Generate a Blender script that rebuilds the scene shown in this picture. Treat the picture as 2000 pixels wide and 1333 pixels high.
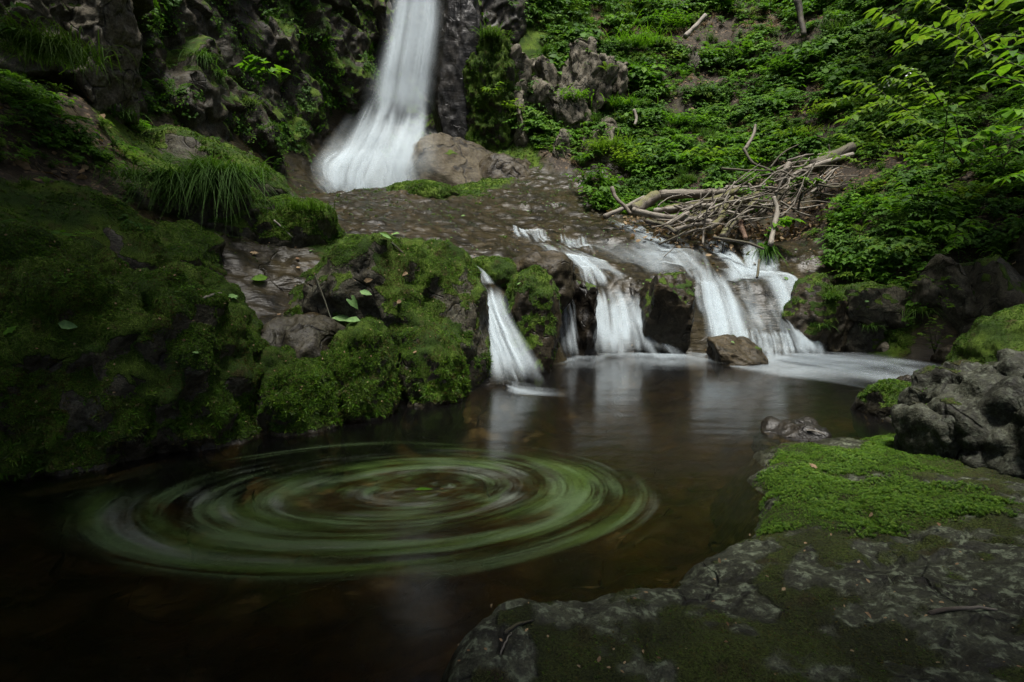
import bpy, math, random
import numpy as np
from math import radians, sin, cos, pi

rng = np.random.default_rng(7)
random.seed(7)
SC = bpy.context.scene
for o in list(bpy.data.objects):
    bpy.data.objects.remove(o)
C = SC.collection

# ------------------------------------------------------------------ camera
PITCH = radians(-5.45)
CAMZ = 1.0
cam_d = bpy.data.cameras.new('camera')
cam_d.sensor_width = 36.0
cam_d.lens = 20.0
cam_d.clip_start = 0.05
cam_d.clip_end = 400.0
cam = bpy.data.objects.new('camera', cam_d)
C.objects.link(cam)
cam.location = (0, 0, CAMZ)
cam.rotation_euler = (radians(90) + PITCH, 0, 0)
SC.camera = cam

# ------------------------------------------------------------------ light
SUN_EL, SUN_AZ = radians(79), radians(168)      # azimuth measured from +Y towards +X
w = bpy.data.worlds.new('World'); SC.world = w; w.use_nodes = True
nt = w.node_tree; nt.nodes.clear()
sky = nt.nodes.new('ShaderNodeTexSky'); sky.sky_type = 'NISHITA'; sky.sun_disc = False
sky.sun_elevation = SUN_EL; sky.sun_rotation = SUN_AZ
sky.air_density = 1.0; sky.dust_density = 5.0; sky.ozone_density = 1.0
bg = nt.nodes.new('ShaderNodeBackground'); bg.inputs['Strength'].default_value = 0.05
wo = nt.nodes.new('ShaderNodeOutputWorld')
nt.links.new(sky.outputs[0], bg.inputs[0]); nt.links.new(bg.outputs[0], wo.inputs[0])

sd = bpy.data.lights.new('sun', 'SUN'); sd.energy = 3.0; sd.angle = radians(13); sd.color = (1.0, 0.975, 0.92)
sun = bpy.data.objects.new('sun', sd); C.objects.link(sun)
sdir = (cos(SUN_EL) * sin(SUN_AZ), cos(SUN_EL) * cos(SUN_AZ), sin(SUN_EL))
import mathutils
sun.rotation_euler = mathutils.Vector(sdir).to_track_quat('Z', 'Y').to_euler()
sun.location = (0, 8, 25)

SC.view_settings.view_transform = 'Standard'
SC.view_settings.look = 'None'
SC.view_settings.exposure = 1.3
SC.view_settings.gamma = 1.0
SC.cycles.max_bounces = 5
SC.cycles.diffuse_bounces = 2
SC.cycles.glossy_bounces = 2
SC.cycles.transmission_bounces = 3
SC.cycles.transparent_max_bounces = 40
SC.cycles.caustics_reflective = False
SC.cycles.caustics_refractive = False
SC.cycles.sample_clamp_indirect = 3.0
SC.cycles.use_denoising = True
SC.cycles.use_adaptive_sampling = True
SC.cycles.adaptive_threshold = 0.018

# ------------------------------------------------------------------ projection of the survey points
F = 20.0 / 36.0 * 2000.0
FW = np.array([0, cos(PITCH), sin(PITCH)]); UP = np.array([0, -sin(PITCH), cos(PITCH)])
def P(u, v, Y):
    d = FW + np.array([1, 0, 0]) * (u - 1000) / F + UP * (666.5 - v) / F
    return np.array([0, 0, CAMZ]) + d * (Y / d[1])
def PZ(u, v, z):
    d = FW + np.array([1, 0, 0]) * (u - 1000) / F + UP * (666.5 - v) / F
    return np.array([0, 0, CAMZ]) + d * ((z - CAMZ) / d[2])
def proj(p):
    p = np.atleast_2d(p) - np.array([0, 0, CAMZ])
    dz = p @ FW
    return 1000 + F * p[:, 0] / dz, 666.5 - F * (p @ UP) / dz, dz

# ------------------------------------------------------------------ noise
def _h(ix, iy, iz, s):
    n = (ix * 374761393 + iy * 668265263 + iz * 2147483647 + s * 974634781) & 0xFFFFFFFF
    n = ((n ^ (n >> 13)) * 1274126177) & 0xFFFFFFFF
    n = ((n ^ (n >> 16)) * 2246822519) & 0xFFFFFFFF
    return (n ^ (n >> 15)) & 0xFFFFFFFF
_G = rng.normal(size=(256, 3)); _G /= np.linalg.norm(_G, axis=1)[:, None]
def perlin(p, s=0):
    p = np.asarray(p, float)
    i = np.floor(p).astype(np.int64); f = p - i
    u = f * f * f * (f * (f * 6 - 15) + 10)
    out = 0
    for dx in (0, 1):
        wx = u[:, 0] if dx else 1 - u[:, 0]
        for dy in (0, 1):
            wy = u[:, 1] if dy else 1 - u[:, 1]
            for dz in (0, 1):
                wz = u[:, 2] if dz else 1 - u[:, 2]
                g = _G[_h(i[:, 0] + dx, i[:, 1] + dy, i[:, 2] + dz, s) & 255]
                out = out + wx * wy * wz * (g[:, 0] * (f[:, 0] - dx) + g[:, 1] * (f[:, 1] - dy) + g[:, 2] * (f[:, 2] - dz))
    return out * 1.5
def fbm(p, o=4, s=0, lac=2.03, gain=0.5):
    p = np.asarray(p, float); a = 1.0; t = 0
    for k in range(o):
        t = t + a * perlin(p, s + k * 17); p = p * lac; a *= gain
    return t
def ridged(p, o=4, s=0):
    p = np.asarray(p, float); a = 1.0; t = 0
    for k in range(o):
        t = t + a * (0.5 - np.abs(perlin(p, s + k * 13))); p = p * 2.07; a *= 0.5
    return t
def cells(p, s=0):
    """nearest jittered cell: random value of the cell, distance to its border"""
    p = np.asarray(p, float)
    i = np.floor(p).astype(np.int64)
    d1 = np.full(len(p), 9.); d2 = d1.copy(); r = np.zeros(len(p))
    zr = (-1, 0, 1) if p.shape[1] == 3 else (0,)
    for dx in (-1, 0, 1):
        for dy in (-1, 0, 1):
            for dz in zr:
                a = i[:, 0] + dx; b = i[:, 1] + dy; c = (i[:, 2] + dz) if p.shape[1] == 3 else np.zeros(len(p), np.int64)
                hx = _h(a, b, c, s) / 4294967296.; hy = _h(a, b, c, s + 1) / 4294967296.
                q = (a + .1 + .8 * hx - p[:, 0]) ** 2 + (b + .1 + .8 * hy - p[:, 1]) ** 2
                if p.shape[1] == 3:
                    q = q + (c + .1 + .8 * _h(a, b, c, s + 2) / 4294967296. - p[:, 2]) ** 2
                q = np.sqrt(q)
                m = q < d1
                d2 = np.where(m, d1, np.minimum(d2, q)); d1 = np.where(m, q, d1)
                r = np.where(m, _h(a, b, c, s + 5) / 4294967296., r)
    return r, d2 - d1
def sst(a, b, x):
    t = np.clip((x - a) / (b - a), 0, 1); return t * t * (3 - 2 * t)

# ------------------------------------------------------------------ mesh helpers
def mesh(name, V, Fc, mat=None, smooth=True, attrs=None, uv=None):
    """V (n,3); Fc (m,3 or 4) array or list of such arrays"""
    V = np.asarray(V, np.float32)
    Fl = Fc if isinstance(Fc, list) else [Fc]
    Fl = [np.asarray(f, np.int32) for f in Fl if len(f)]
    me = bpy.data.meshes.new(name)
    me.vertices.add(len(V)); me.vertices.foreach_set('co', V.ravel())
    tot = sum(f.size for f in Fl); npoly = sum(len(f) for f in Fl)
    me.loops.add(tot); me.polygons.add(npoly)
    me.loops.foreach_set('vertex_index', np.concatenate([f.ravel() for f in Fl]))
    ls = []; k = 0
    for f in Fl:
        ls.append(k + np.arange(len(f)) * f.shape[1]); k += f.size
    me.polygons.foreach_set('loop_start', np.concatenate(ls).astype(np.int32))
    me.polygons.foreach_set('use_smooth', np.full(npoly, smooth))
    for k_, a in (attrs or {}).items():
        a = np.asarray(a, np.float32)
        if a.ndim == 1:
            at = me.attributes.new(k_, 'FLOAT', 'POINT'); at.data.foreach_set('value', a)
        else:
            at = me.attributes.new(k_, 'FLOAT_VECTOR', 'POINT'); at.data.foreach_set('vector', a.ravel())
    if uv is not None:
        l = me.uv_layers.new(name='uv')
        li = np.concatenate([f.ravel() for f in Fl])
        l.data.foreach_set('uv', np.asarray(uv, np.float32)[li].ravel())
    me.update(calc_edges=True); me.validate()
    if mat: me.materials.append(mat)
    return me
def link(name, me, parent=None, loc=None, rot=None):
    o = bpy.data.objects.new(name, me); C.objects.link(o)
    if parent: o.parent = parent
    if loc is not None: o.location = loc
    if rot is not None: o.rotation_euler = rot
    return o
def tag(o, label=None, cat=None, group=None, kind=None):
    if label: o['label'] = label
    if cat: o['category'] = cat
    if group: o['group'] = group
    if kind: o['kind'] = kind
    return o
def thing(name, label, cat, loc=(0, 0, 0), group=None):
    o = bpy.data.objects.new(name, None); C.objects.link(o); o.location = loc
    o.empty_display_size = 0.05
    return tag(o, label, cat, group)
def gridfaces(n, m):
    """n rows, m columns"""
    i = np.arange(n - 1)[:, None] * m + np.arange(m - 1)[None, :]
    i = i.ravel()
    return np.stack([i, i + 1, i + m + 1, i + m], 1)
def normals(V, Fc):
    N = np.zeros_like(V)
    a, b, c = V[Fc[:, 0]], V[Fc[:, 1]], V[Fc[:, 2]]
    n = np.cross(b - a, c - a)
    for k in range(Fc.shape[1]): np.add.at(N, Fc[:, k], n)
    return N / (np.linalg.norm(N, axis=1)[:, None] + 1e-12)
class MB:
    """collects triangles and quads"""
    def __init__(s): s.v = []; s.t = []; s.q = []; s.n = 0; s.uv = []
    def add(s, V, t=None, q=None, uv=None):
        V = np.asarray(V, float)
        s.v.append(V)
        s.uv.append(np.zeros((len(V), 2)) if uv is None else np.asarray(uv, float))
        if t is not None and len(t): s.t.append(np.asarray(t) + s.n)
        if q is not None and len(q): s.q.append(np.asarray(q) + s.n)
        s.n += len(V)
    def mesh(s, name, mat, smooth=True):
        f = []
        if s.t: f.append(np.concatenate(s.t))
        if s.q: f.append(np.concatenate(s.q))
        return mesh(name, np.concatenate(s.v), f, mat, smooth, uv=np.concatenate(s.uv))
def rotz(a): return np.array([[cos(a), -sin(a), 0], [sin(a), cos(a), 0], [0, 0, 1]])
def rotx(a): return np.array([[1, 0, 0], [0, cos(a), -sin(a)], [0, sin(a), cos(a)]])
def roty(a): return np.array([[cos(a), 0, sin(a)], [0, 1, 0], [-sin(a), 0, cos(a)]])
def spline(pts, n):
    """Catmull-Rom through pts -> n points"""
    p = np.asarray(pts, float)
    if len(p) == 2: return p[0] + (p[1] - p[0]) * np.linspace(0, 1, n)[:, None]
    q = np.vstack([2 * p[0] - p[1], p, 2 * p[-1] - p[-2]])
    t = np.linspace(0, len(p) - 1 - 1e-9, n); i = t.astype(int); f = (t - i)[:, None]
    a, b, c, d = q[i], q[i + 1], q[i + 2], q[i + 3]
    return .5 * (2 * b + (c - a) * f + (2 * a - 5 * b + 4 * c - d) * f ** 2 + (-a + 3 * b - 3 * c + d) * f ** 3)
def tube(mb, path, rad, k=8, jit=0.0, seed=0, cap=True):
    path = np.asarray(path, float); n = len(path)
    rad = np.broadcast_to(np.asarray(rad, float), (n,)) if np.ndim(rad) == 0 or len(np.atleast_1d(rad)) == n else np.interp(np.linspace(0, 1, n), np.linspace(0, 1, len(rad)), rad)
    T = np.gradient(path, axis=0); T /= np.linalg.norm(T, axis=1)[:, None] + 1e-12
    ref = np.array([0.13, 0.31, 0.94]) if abs(T[0, 2]) < .9 else np.array([0.9, 0.3, 0.1])
    A = np.cross(T, ref); A /= np.linalg.norm(A, axis=1)[:, None] + 1e-12
    B = np.cross(T, A)
    th = np.arange(k) / k * 2 * pi
    V = path[:, None, :] + rad[:, None, None] * (np.cos(th)[None, :, None] * A[:, None, :] + np.sin(th)[None, :, None] * B[:, None, :])
    V = V.reshape(-1, 3)
    if jit:
        c = np.repeat(path, k, 0); d = V - c
        V = c + d * (1 + jit * fbm(np.hstack([V * 9.0]), 2, seed))[:, None]
    i = (np.arange(n - 1)[:, None] * k + np.arange(k)[None, :]).ravel()
    j = (np.arange(n - 1)[:, None] * k + (np.arange(k)[None, :] + 1) % k).ravel()
    L = np.concatenate([[0], np.cumsum(np.linalg.norm(np.diff(path, axis=0), axis=1))])
    uv = np.stack([np.tile(th / (2 * pi), n), np.repeat(L, k)], 1)
    V2 = np.vstack([V, path[0] - T[0] * rad[0] * .25, path[-1] + T[-1] * rad[-1] * .25])
    uv = np.vstack([uv, [[.5, 0]], [[.5, L[-1]]]])
    t = []
    if cap:
        e0, e1 = n * k, n * k + 1
        for a in range(k):
            b = (a + 1) % k
            t.append((e0, a, b)); t.append((e1, (n - 1) * k + b, (n - 1) * k + a))
    mb.add(V2, np.array(t) if t else None, np.stack([j, i, i + k, j + k], 1), uv)
# ------------------------------------------------------------------ materials
def newmat(name):
    m = bpy.data.materials.new(name); m.use_nodes = True
    nt = m.node_tree; nt.nodes.clear()
    return m, nt
class NB:
    def __init__(s, nt): s.nt = nt
    def n(s, t, **kw):
        x = s.nt.nodes.new(t)
        for k, v in kw.items(): setattr(x, k, v)
        return x
    def l(s, a, b): s.nt.links.new(a, b)
    def inp(s, node, key, val):
        if hasattr(val, 'is_linked') or isinstance(val, bpy.types.NodeSocket): s.l(val, node.inputs[key])
        else: node.inputs[key].default_value = val
    def noise(s, vec=None, scale=5, detail=4, rough=.55, dist=0, out='Fac'):
        x = s.n('ShaderNodeTexNoise'); s.inp(x, 'Scale', scale); s.inp(x, 'Detail', detail); s.inp(x, 'Roughness', rough); s.inp(x, 'Distortion', dist)
        if vec is not None: s.l(vec, x.inputs['Vector'])
        return x.outputs[out]
    def voro(s, vec=None, scale=5, feature='F1', out='Distance'):
        x = s.n('ShaderNodeTexVoronoi', feature=feature); s.inp(x, 'Scale', scale)
        if vec is not None: s.l(vec, x.inputs['Vector'])
        return x.outputs[out]
    def math(s, op, a, b=None, c=None, clamp=False):
        x = s.n('ShaderNodeMath', operation=op, use_clamp=clamp)
        s.inp(x, 0, a)
        if b is not None: s.inp(x, 1, b)
        if c is not None: s.inp(x, 2, c)
        return x.outputs[0]
    def mr(s, v, a, b, c=0., d=1., t='SMOOTHSTEP'):
        x = s.n('ShaderNodeMapRange', interpolation_type=t); x.clamp = True if t == 'LINEAR' else x.clamp
        s.inp(x, 'Value', v); s.inp(x, 'From Min', a); s.inp(x, 'From Max', b); s.inp(x, 'To Min', c); s.inp(x, 'To Max', d)
        return x.outputs[0]
    def mix(s, f, a, b, blend='MIX'):
        x = s.n('ShaderNodeMix', data_type='RGBA', blend_type=blend)
        s.inp(x, 0, f); s.inp(x, 6, a if not isinstance(a, tuple) else (*a, 1)[:4]); s.inp(x, 7, b if not isinstance(b, tuple) else (*b, 1)[:4])
        return x.outputs[2]
    def attr(s, name, out='Fac'):
        x = s.n('ShaderNodeAttribute', attribute_name=name); return x.outputs[out]
    def mapping(s, vec, scale=(1, 1, 1), rot=(0, 0, 0), loc=(0, 0, 0)):
        x = s.n('ShaderNodeMapping'); s.l(vec, x.inputs['Vector'])
        x.inputs['Scale'].default_value = scale; x.inputs['Rotation'].default_value = rot; x.inputs['Location'].default_value = loc
        return x.outputs[0]
    def pos(s): return s.n('ShaderNodeNewGeometry').outputs['Position']
    def bump(s, h, strength=.5, dist=.02, normal=None):
        x = s.n('ShaderNodeBump'); s.inp(x, 'Strength', strength); s.inp(x, 'Distance', dist); s.l(h, x.inputs['Height'])
        if normal is not None: s.l(normal, x.inputs['Normal'])
        return x.outputs[0]
    def out(s, sh): o = s.n('ShaderNodeOutputMaterial'); s.l(sh, o.inputs['Surface'])
    def principled(s, color, rough, normal=None, spec=.5):
        x = s.n('ShaderNodeBsdfPrincipled'); s.inp(x, 'Base Color', color if not isinstance(color, tuple) else (*color, 1)[:4]); s.inp(x, 'Roughness', rough)
        s.inp(x, 'Specular IOR Level', spec)
        if normal is not None: s.l(normal, x.inputs['Normal'])
        return x

def rock_mat(name, cA, cB, cC, moss1=(.028, .055, .008), moss2=(.075, .12, .014), mossb=(.045, .034, .012),
             lichen=0.0, lichen_c=(.30, .33, .26), wet_default=0.0, strata=0.0, soil=False, scale=1.0, crack=1.0, spec=.22, lsc=9, grain=1.0, wetr=.42, csc=1.9, msoft=.08, bumpk=1.0):
    """rock, with attributes moss / wet / soil on the mesh"""
    m, nt = newmat(name); b = NB(nt); pos = b.pos()
    n_big = b.noise(pos, 0.9 * scale, 2, .6)
    n_mid = b.noise(pos, 4.5 * scale, 4, .65, .6)
    n_fin = b.noise(pos, 34 * scale, 3, .7)
    n_xf = b.noise(pos, 150 * scale, 2, .75)
    col = b.mix(b.mr(n_big, .35, .65), cA, cB)
    col = b.mix(b.mr(n_mid, .42, .68), col, cC)
    col = b.mix(b.mr(n_fin, .25, .8, .0, 1.), b.mix(1., col, (1 - .55 * grain, 1 - .57 * grain, 1 - .6 * grain), 'MULTIPLY'), b.mix(1., col, (1 + .5 * grain, 1 + .5 * grain, 1 + .45 * grain), 'MULTIPLY'))
    col = b.mix(b.mr(n_xf, .3, .7), b.mix(1., col, (.62, .61, .6), 'MULTIPLY'), b.mix(1., col, (1.42, 1.42, 1.4), 'MULTIPLY'))
    # cracks
    wv = b.n('ShaderNodeVectorMath', operation='ADD'); b.l(pos, wv.inputs[0])
    nv = b.n('ShaderNodeTexNoise'); nv.inputs['Scale'].default_value = 2.2; nv.inputs['Detail'].default_value = 1; b.l(pos, nv.inputs['Vector'])
    sc_ = b.n('ShaderNodeVectorMath', operation='SCALE'); b.l(nv.outputs['Color'], sc_.inputs[0]); sc_.inputs['Scale'].default_value = .9
    b.l(sc_.outputs[0], wv.inputs[1])
    ck = b.voro(b.mapping(wv.outputs[0], (1, 1, .45), (.5, .4, .3)), csc * scale, 'DISTANCE_TO_EDGE')
    crk = b.math('MULTIPLY', b.mr(ck, .0, .03 * crack, 1., 0.), b.mr(n_mid, .45 - .1 * (crack > 1), .62 - .1 * (crack > 1)))
    col = b.mix(b.math('MULTIPLY', crk, .85), col, (.012, .011, .009))
    hgt = b.math('ADD', b.math('MULTIPLY', n_fin, .35 * bumpk), b.math('MULTIPLY', n_mid, 1.0 * bumpk))
    hgt = b.math('SUBTRACT', hgt, b.math('MULTIPLY', crk, .7))
    if strata:
        mp = b.mapping(pos, (1.6, 1.6, 7), (radians(24), radians(14), 0))
        st = b.noise(mp, 1.6, 3, .7, .4)
        col = b.mix(b.mr(st, .52, .66, 0, .7 * strata), col, b.mix(1., col, (.33, .30, .27), 'MULTIPLY'))
        hgt = b.math('ADD', hgt, b.math('MULTIPLY', st, 1.1 * strata))
    if lichen:
        ln = b.noise(pos, lsc * scale, 4, .72, .3)
        lm = b.math('MULTIPLY', b.mr(ln, .50, .60), b.mr(n_fin, .35, .6))
        col = b.mix(b.math('MULTIPLY', lm, lichen), col, lichen_c)
    rough = b.mr(n_fin, .3, .8, .6, .95, 'LINEAR')
    wet = b.attr('wet')
    wetm = b.math('MULTIPLY', wet, b.mr(n_mid, .2, .5, .55, 1.))
    col = b.mix(wetm, col, b.mix(1., col, (.47, .44, .39), 'MULTIPLY'))
    rough = b.math('MULTIPLY', rough, b.math('SUBTRACT', 1., b.math('MULTIPLY', wetm, wetr)))
    if soil:
        so = b.attr('soil')
        sn = b.math('ADD', so, b.math('MULTIPLY', b.math('SUBTRACT', n_mid, .5), .9))
        sm = b.mr(sn, .35, .6)
        vl = b.voro(pos, 26, 'F1', 'Color')
        sepv = b.n('ShaderNodeSeparateColor'); b.l(vl, sepv.inputs[0])
        lit = b.mix(b.mr(n_fin, .3, .75), (.014, .011, .007), (.042, .030, .019))
        lit = b.mix(b.mr(sepv.outputs[0], .72, .95), lit, (.10, .07, .042))
        col = b.mix(sm, col, lit)
        hgt = b.math('ADD', hgt, b.math('MULTIPLY', b.math('MULTIPLY', sepv.outputs[0], sm), .6))
    mo = b.attr('moss')
    mn = b.math('ADD', mo, b.math('MULTIPLY', b.math('SUBTRACT', n_mid, .5), .7))
    mn = b.math('ADD', mn, b.math('MULTIPLY', b.math('SUBTRACT', n_fin, .5), .5))
    mm = b.mr(mn, .5 - msoft, .5 + msoft)
    mc = b.mix(b.mr(b.noise(pos, 2.6, 2, .6), .38, .62), moss1, moss2)
    mc = b.mix(b.mr(b.noise(pos, 7.5, 2, .65), .55, .72, 0, .8), mc, mossb)
    mc = b.mix(b.mr(n_xf, .3, .7), b.mix(1., mc, (.45, .45, .45), 'MULTIPLY'), b.mix(1., mc, (1.5, 1.5, 1.4), 'MULTIPLY'))
    col = b.mix(mm, col, mc)
    rough = b.mr(mm, 0, 1, rough, .95, 'LINEAR')
    h2 = b.math('ADD', hgt, b.math('MULTIPLY', b.math('MULTIPLY', n_xf, mm), .7))
    h2 = b.math('ADD', h2, b.math('MULTIPLY', mm, .35))
    nrm = b.bump(h2, .75, .035)
    nrm = b.bump(n_xf, .35, .004, nrm)
    p = b.principled(col, rough, nrm, spec)
    b.out(p.outputs[0])
    return m

def leaf_mat(name, c1, c2, c3, trans=.45, rough=.6, back=None, spec=.16):
    m, nt = newmat(name); b = NB(nt)
    oi = b.n('ShaderNodeObjectInfo')
    pos = b.pos()
    r = b.math('FRACT', b.math('ADD', oi.outputs['Random'], b.math('MULTIPLY', b.noise(pos, 3.1, 2, .5), .9)))
    col = b.mix(b.mr(r, .0, .5, t='LINEAR'), c1, c2)
    col = b.mix(b.mr(r, .55, 1., t='LINEAR'), col, c3)
    col = b.mix(b.mr(b.noise(pos, 45, 2, .5), .3, .7), b.mix(1., col, (.72, .75, .7), 'MULTIPLY'), b.mix(1., col, (1.22, 1.18, 1.1), 'MULTIPLY'))
    p = b.principled(col, rough, spec=spec)
    t = b.n('ShaderNodeBsdfTranslucent'); b.l(b.mix(1., col, (1.25, 1.3, .7), 'MULTIPLY'), t.inputs[0])
    mx = b.n('ShaderNodeMixShader'); mx.inputs[0].default_value = trans
    b.l(p.outputs[0], mx.inputs[1]); b.l(t.outputs[0], mx.inputs[2])
    b.out(mx.outputs[0])
    return m

def wood_mat(name, c1, c2, c3, moss=0.0, sc=1.0):
    m, nt = newmat(name); b = NB(nt)
    uvn = b.n('ShaderNodeUVMap'); uvn.uv_map = 'uv'
    oi = b.n('ShaderNodeObjectInfo')
    mp = b.mapping(uvn.outputs[0], (11 * sc, 2.2, 1))
    ad = b.n('ShaderNodeVectorMath', operation='ADD'); b.l(mp, ad.inputs[0])
    cb = b.n('ShaderNodeCombineXYZ'); b.l(b.math('MULTIPLY', oi.outputs['Random'], 91.), cb.inputs[2]); b.l(cb.outputs[0], ad.inputs[1])
    g = b.noise(ad.outputs[0], 1.6, 6, .7, .5)
    pos = b.pos(); n2 = b.noise(pos, 5, 5, .6)
    col = b.mix(b.mr(g, .35, .65), c1, c2)
    col = b.mix(b.mr(n2, .5, .66), col, c3)
    col = b.mix(b.mr(oi.outputs['Random'], 0, 1, 0, .8, 'LINEAR'), col, b.mix(1., col, (.4, .36, .3), 'MULTIPLY'))
    if moss:
        geo = b.n('ShaderNodeNewGeometry'); sp = b.n('ShaderNodeSeparateXYZ'); b.l(geo.outputs['Normal'], sp.inputs[0])
        mm = b.math('MULTIPLY', b.mr(b.math('ADD', sp.outputs[2], b.math('MULTIPLY', b.math('SUBTRACT', n2, .5), 2.5)), .1, .5), moss)
        mcol = b.mix(b.mr(b.noise(pos, 60, 3), .3, .7), (.05, .055, .01), (.14, .13, .02))
        col = b.mix(mm, col, mcol)
    nrm = b.bump(b.math('ADD', g, b.math('MULTIPLY', b.noise(pos, 60, 3), .3)), .7, .012)
    p = b.principled(col, .75, nrm)
    b.out(p.outputs[0]); return m

def strand_mat(name, dens=.5, tint=(.575, .645, .68)):
    """one soft strand of aerated water: dense along its middle, vanishing at its edges (attribute fade)"""
    m, nt = newmat(name); b = NB(nt)
    f = b.math('MULTIPLY', b.attr('fade'), dens, clamp=True)
    d = b.n('ShaderNodeBsdfDiffuse'); d.inputs[0].default_value = (*tint, 1)
    t = b.n('ShaderNodeBsdfTranslucent'); t.inputs[0].default_value = (*tint, 1)
    dm = b.n('ShaderNodeMixShader'); dm.inputs[0].default_value = .4; b.l(d.outputs[0], dm.inputs[1]); b.l(t.outputs[0], dm.inputs[2])
    nv = b.n('ShaderNodeCombineXYZ'); nv.inputs[1].default_value = -.45; nv.inputs[2].default_value = .89      # spray scatters light evenly, whatever way a strand faces
    b.l(nv.outputs[0], d.inputs['Normal'])
    tr = b.n('ShaderNodeBsdfTransparent')
    mx = b.n('ShaderNodeMixShader'); b.l(f, mx.inputs[0]); b.l(tr.outputs[0], mx.inputs[1]); b.l(dm.outputs[0], mx.inputs[2])
    b.out(mx.outputs[0]); return m

def water_mat():
    m, nt = newmat('pool_water'); b = NB(nt); pos = b.pos()
    n = b.noise(b.mapping(pos, (.7, 1.6, 1)), 1.5, 3, .5)
    nrm = b.bump(n, .16, .05)
    tr = b.n('ShaderNodeBsdfTransparent'); tr.inputs[0].default_value = (.56, .46, .26, 1)
    gl = b.n('ShaderNodeBsdfGlossy'); gl.inputs['Roughness'].default_value = .18; gl.inputs[0].default_value = (1, 1, 1, 1); b.l(nrm, gl.inputs['Normal'])
    fr = b.n('ShaderNodeFresnel'); fr.inputs[0].default_value = 1.33; b.l(nrm, fr.inputs['Normal'])
    mx = b.n('ShaderNodeMixShader'); b.l(fr.outputs[0], mx.inputs[0]); b.l(tr.outputs[0], mx.inputs[1]); b.l(gl.outputs[0], mx.inputs[2])
    b.out(mx.outputs[0]); return m

M = {}
M['terrain'] = rock_mat('terrain_rock', (.034, .030, .016), (.064, .052, .027), (.018, .017, .011), strata=.9, soil=True, crack=.35, spec=.16, grain=.5, wetr=.58, csc=.7, bumpk=.3)
M['bank'] = rock_mat('mossy_rock', (.044, .041, .028), (.066, .060, .042), (.028, .025, .017), lichen=.25, lichen_c=(.14,.15,.11))
M['slab'] = rock_mat('lichen_rock', (.026, .029, .018), (.042, .046, .030), (.013, .013, .008), lichen=.85, lichen_c=(.125, .145, .095), lsc=22, msoft=.24,
                     moss1=(.022, .026, .008), moss2=(.040, .052, .010), mossb=(.030, .023, .010))
M['knob'] = rock_mat('knobbly_rock', (.022, .024, .016), (.036, .038, .026), (.012, .012, .008), lichen=.6, lichen_c=(.095, .105, .078), lsc=30, moss1=(.022, .026, .008), moss2=(.040, .052, .010))
M['wetrock'] = rock_mat('wet_rock', (.050, .043, .028), (.080, .064, .038), (.034, .030, .021), strata=.5)
M['tan'] = rock_mat('tan_rock', (.078, .066, .043), (.115, .096, .062), (.045, .033, .017), strata=.7, crack=1.7, csc=1.0)
M['grey'] = rock_mat('grey_rock', (.095, .084, .062), (.145, .128, .096), (.058, .052, .036), lichen=.3, lichen_c=(.24, .23, .19), crack=1.6)
M['cliff'] = rock_mat('cliff_rock', (.034, .029, .018), (.052, .044, .028), (.022, .020, .013), lichen=.2, lichen_c=(.2, .22, .19), scale=.8)
M['black'] = rock_mat('black_wet_rock', (.018, .016, .012), (.034, .027, .017), (.012, .011, .010), strata=.4, spec=.4)
M['water'] = water_mat()
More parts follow.
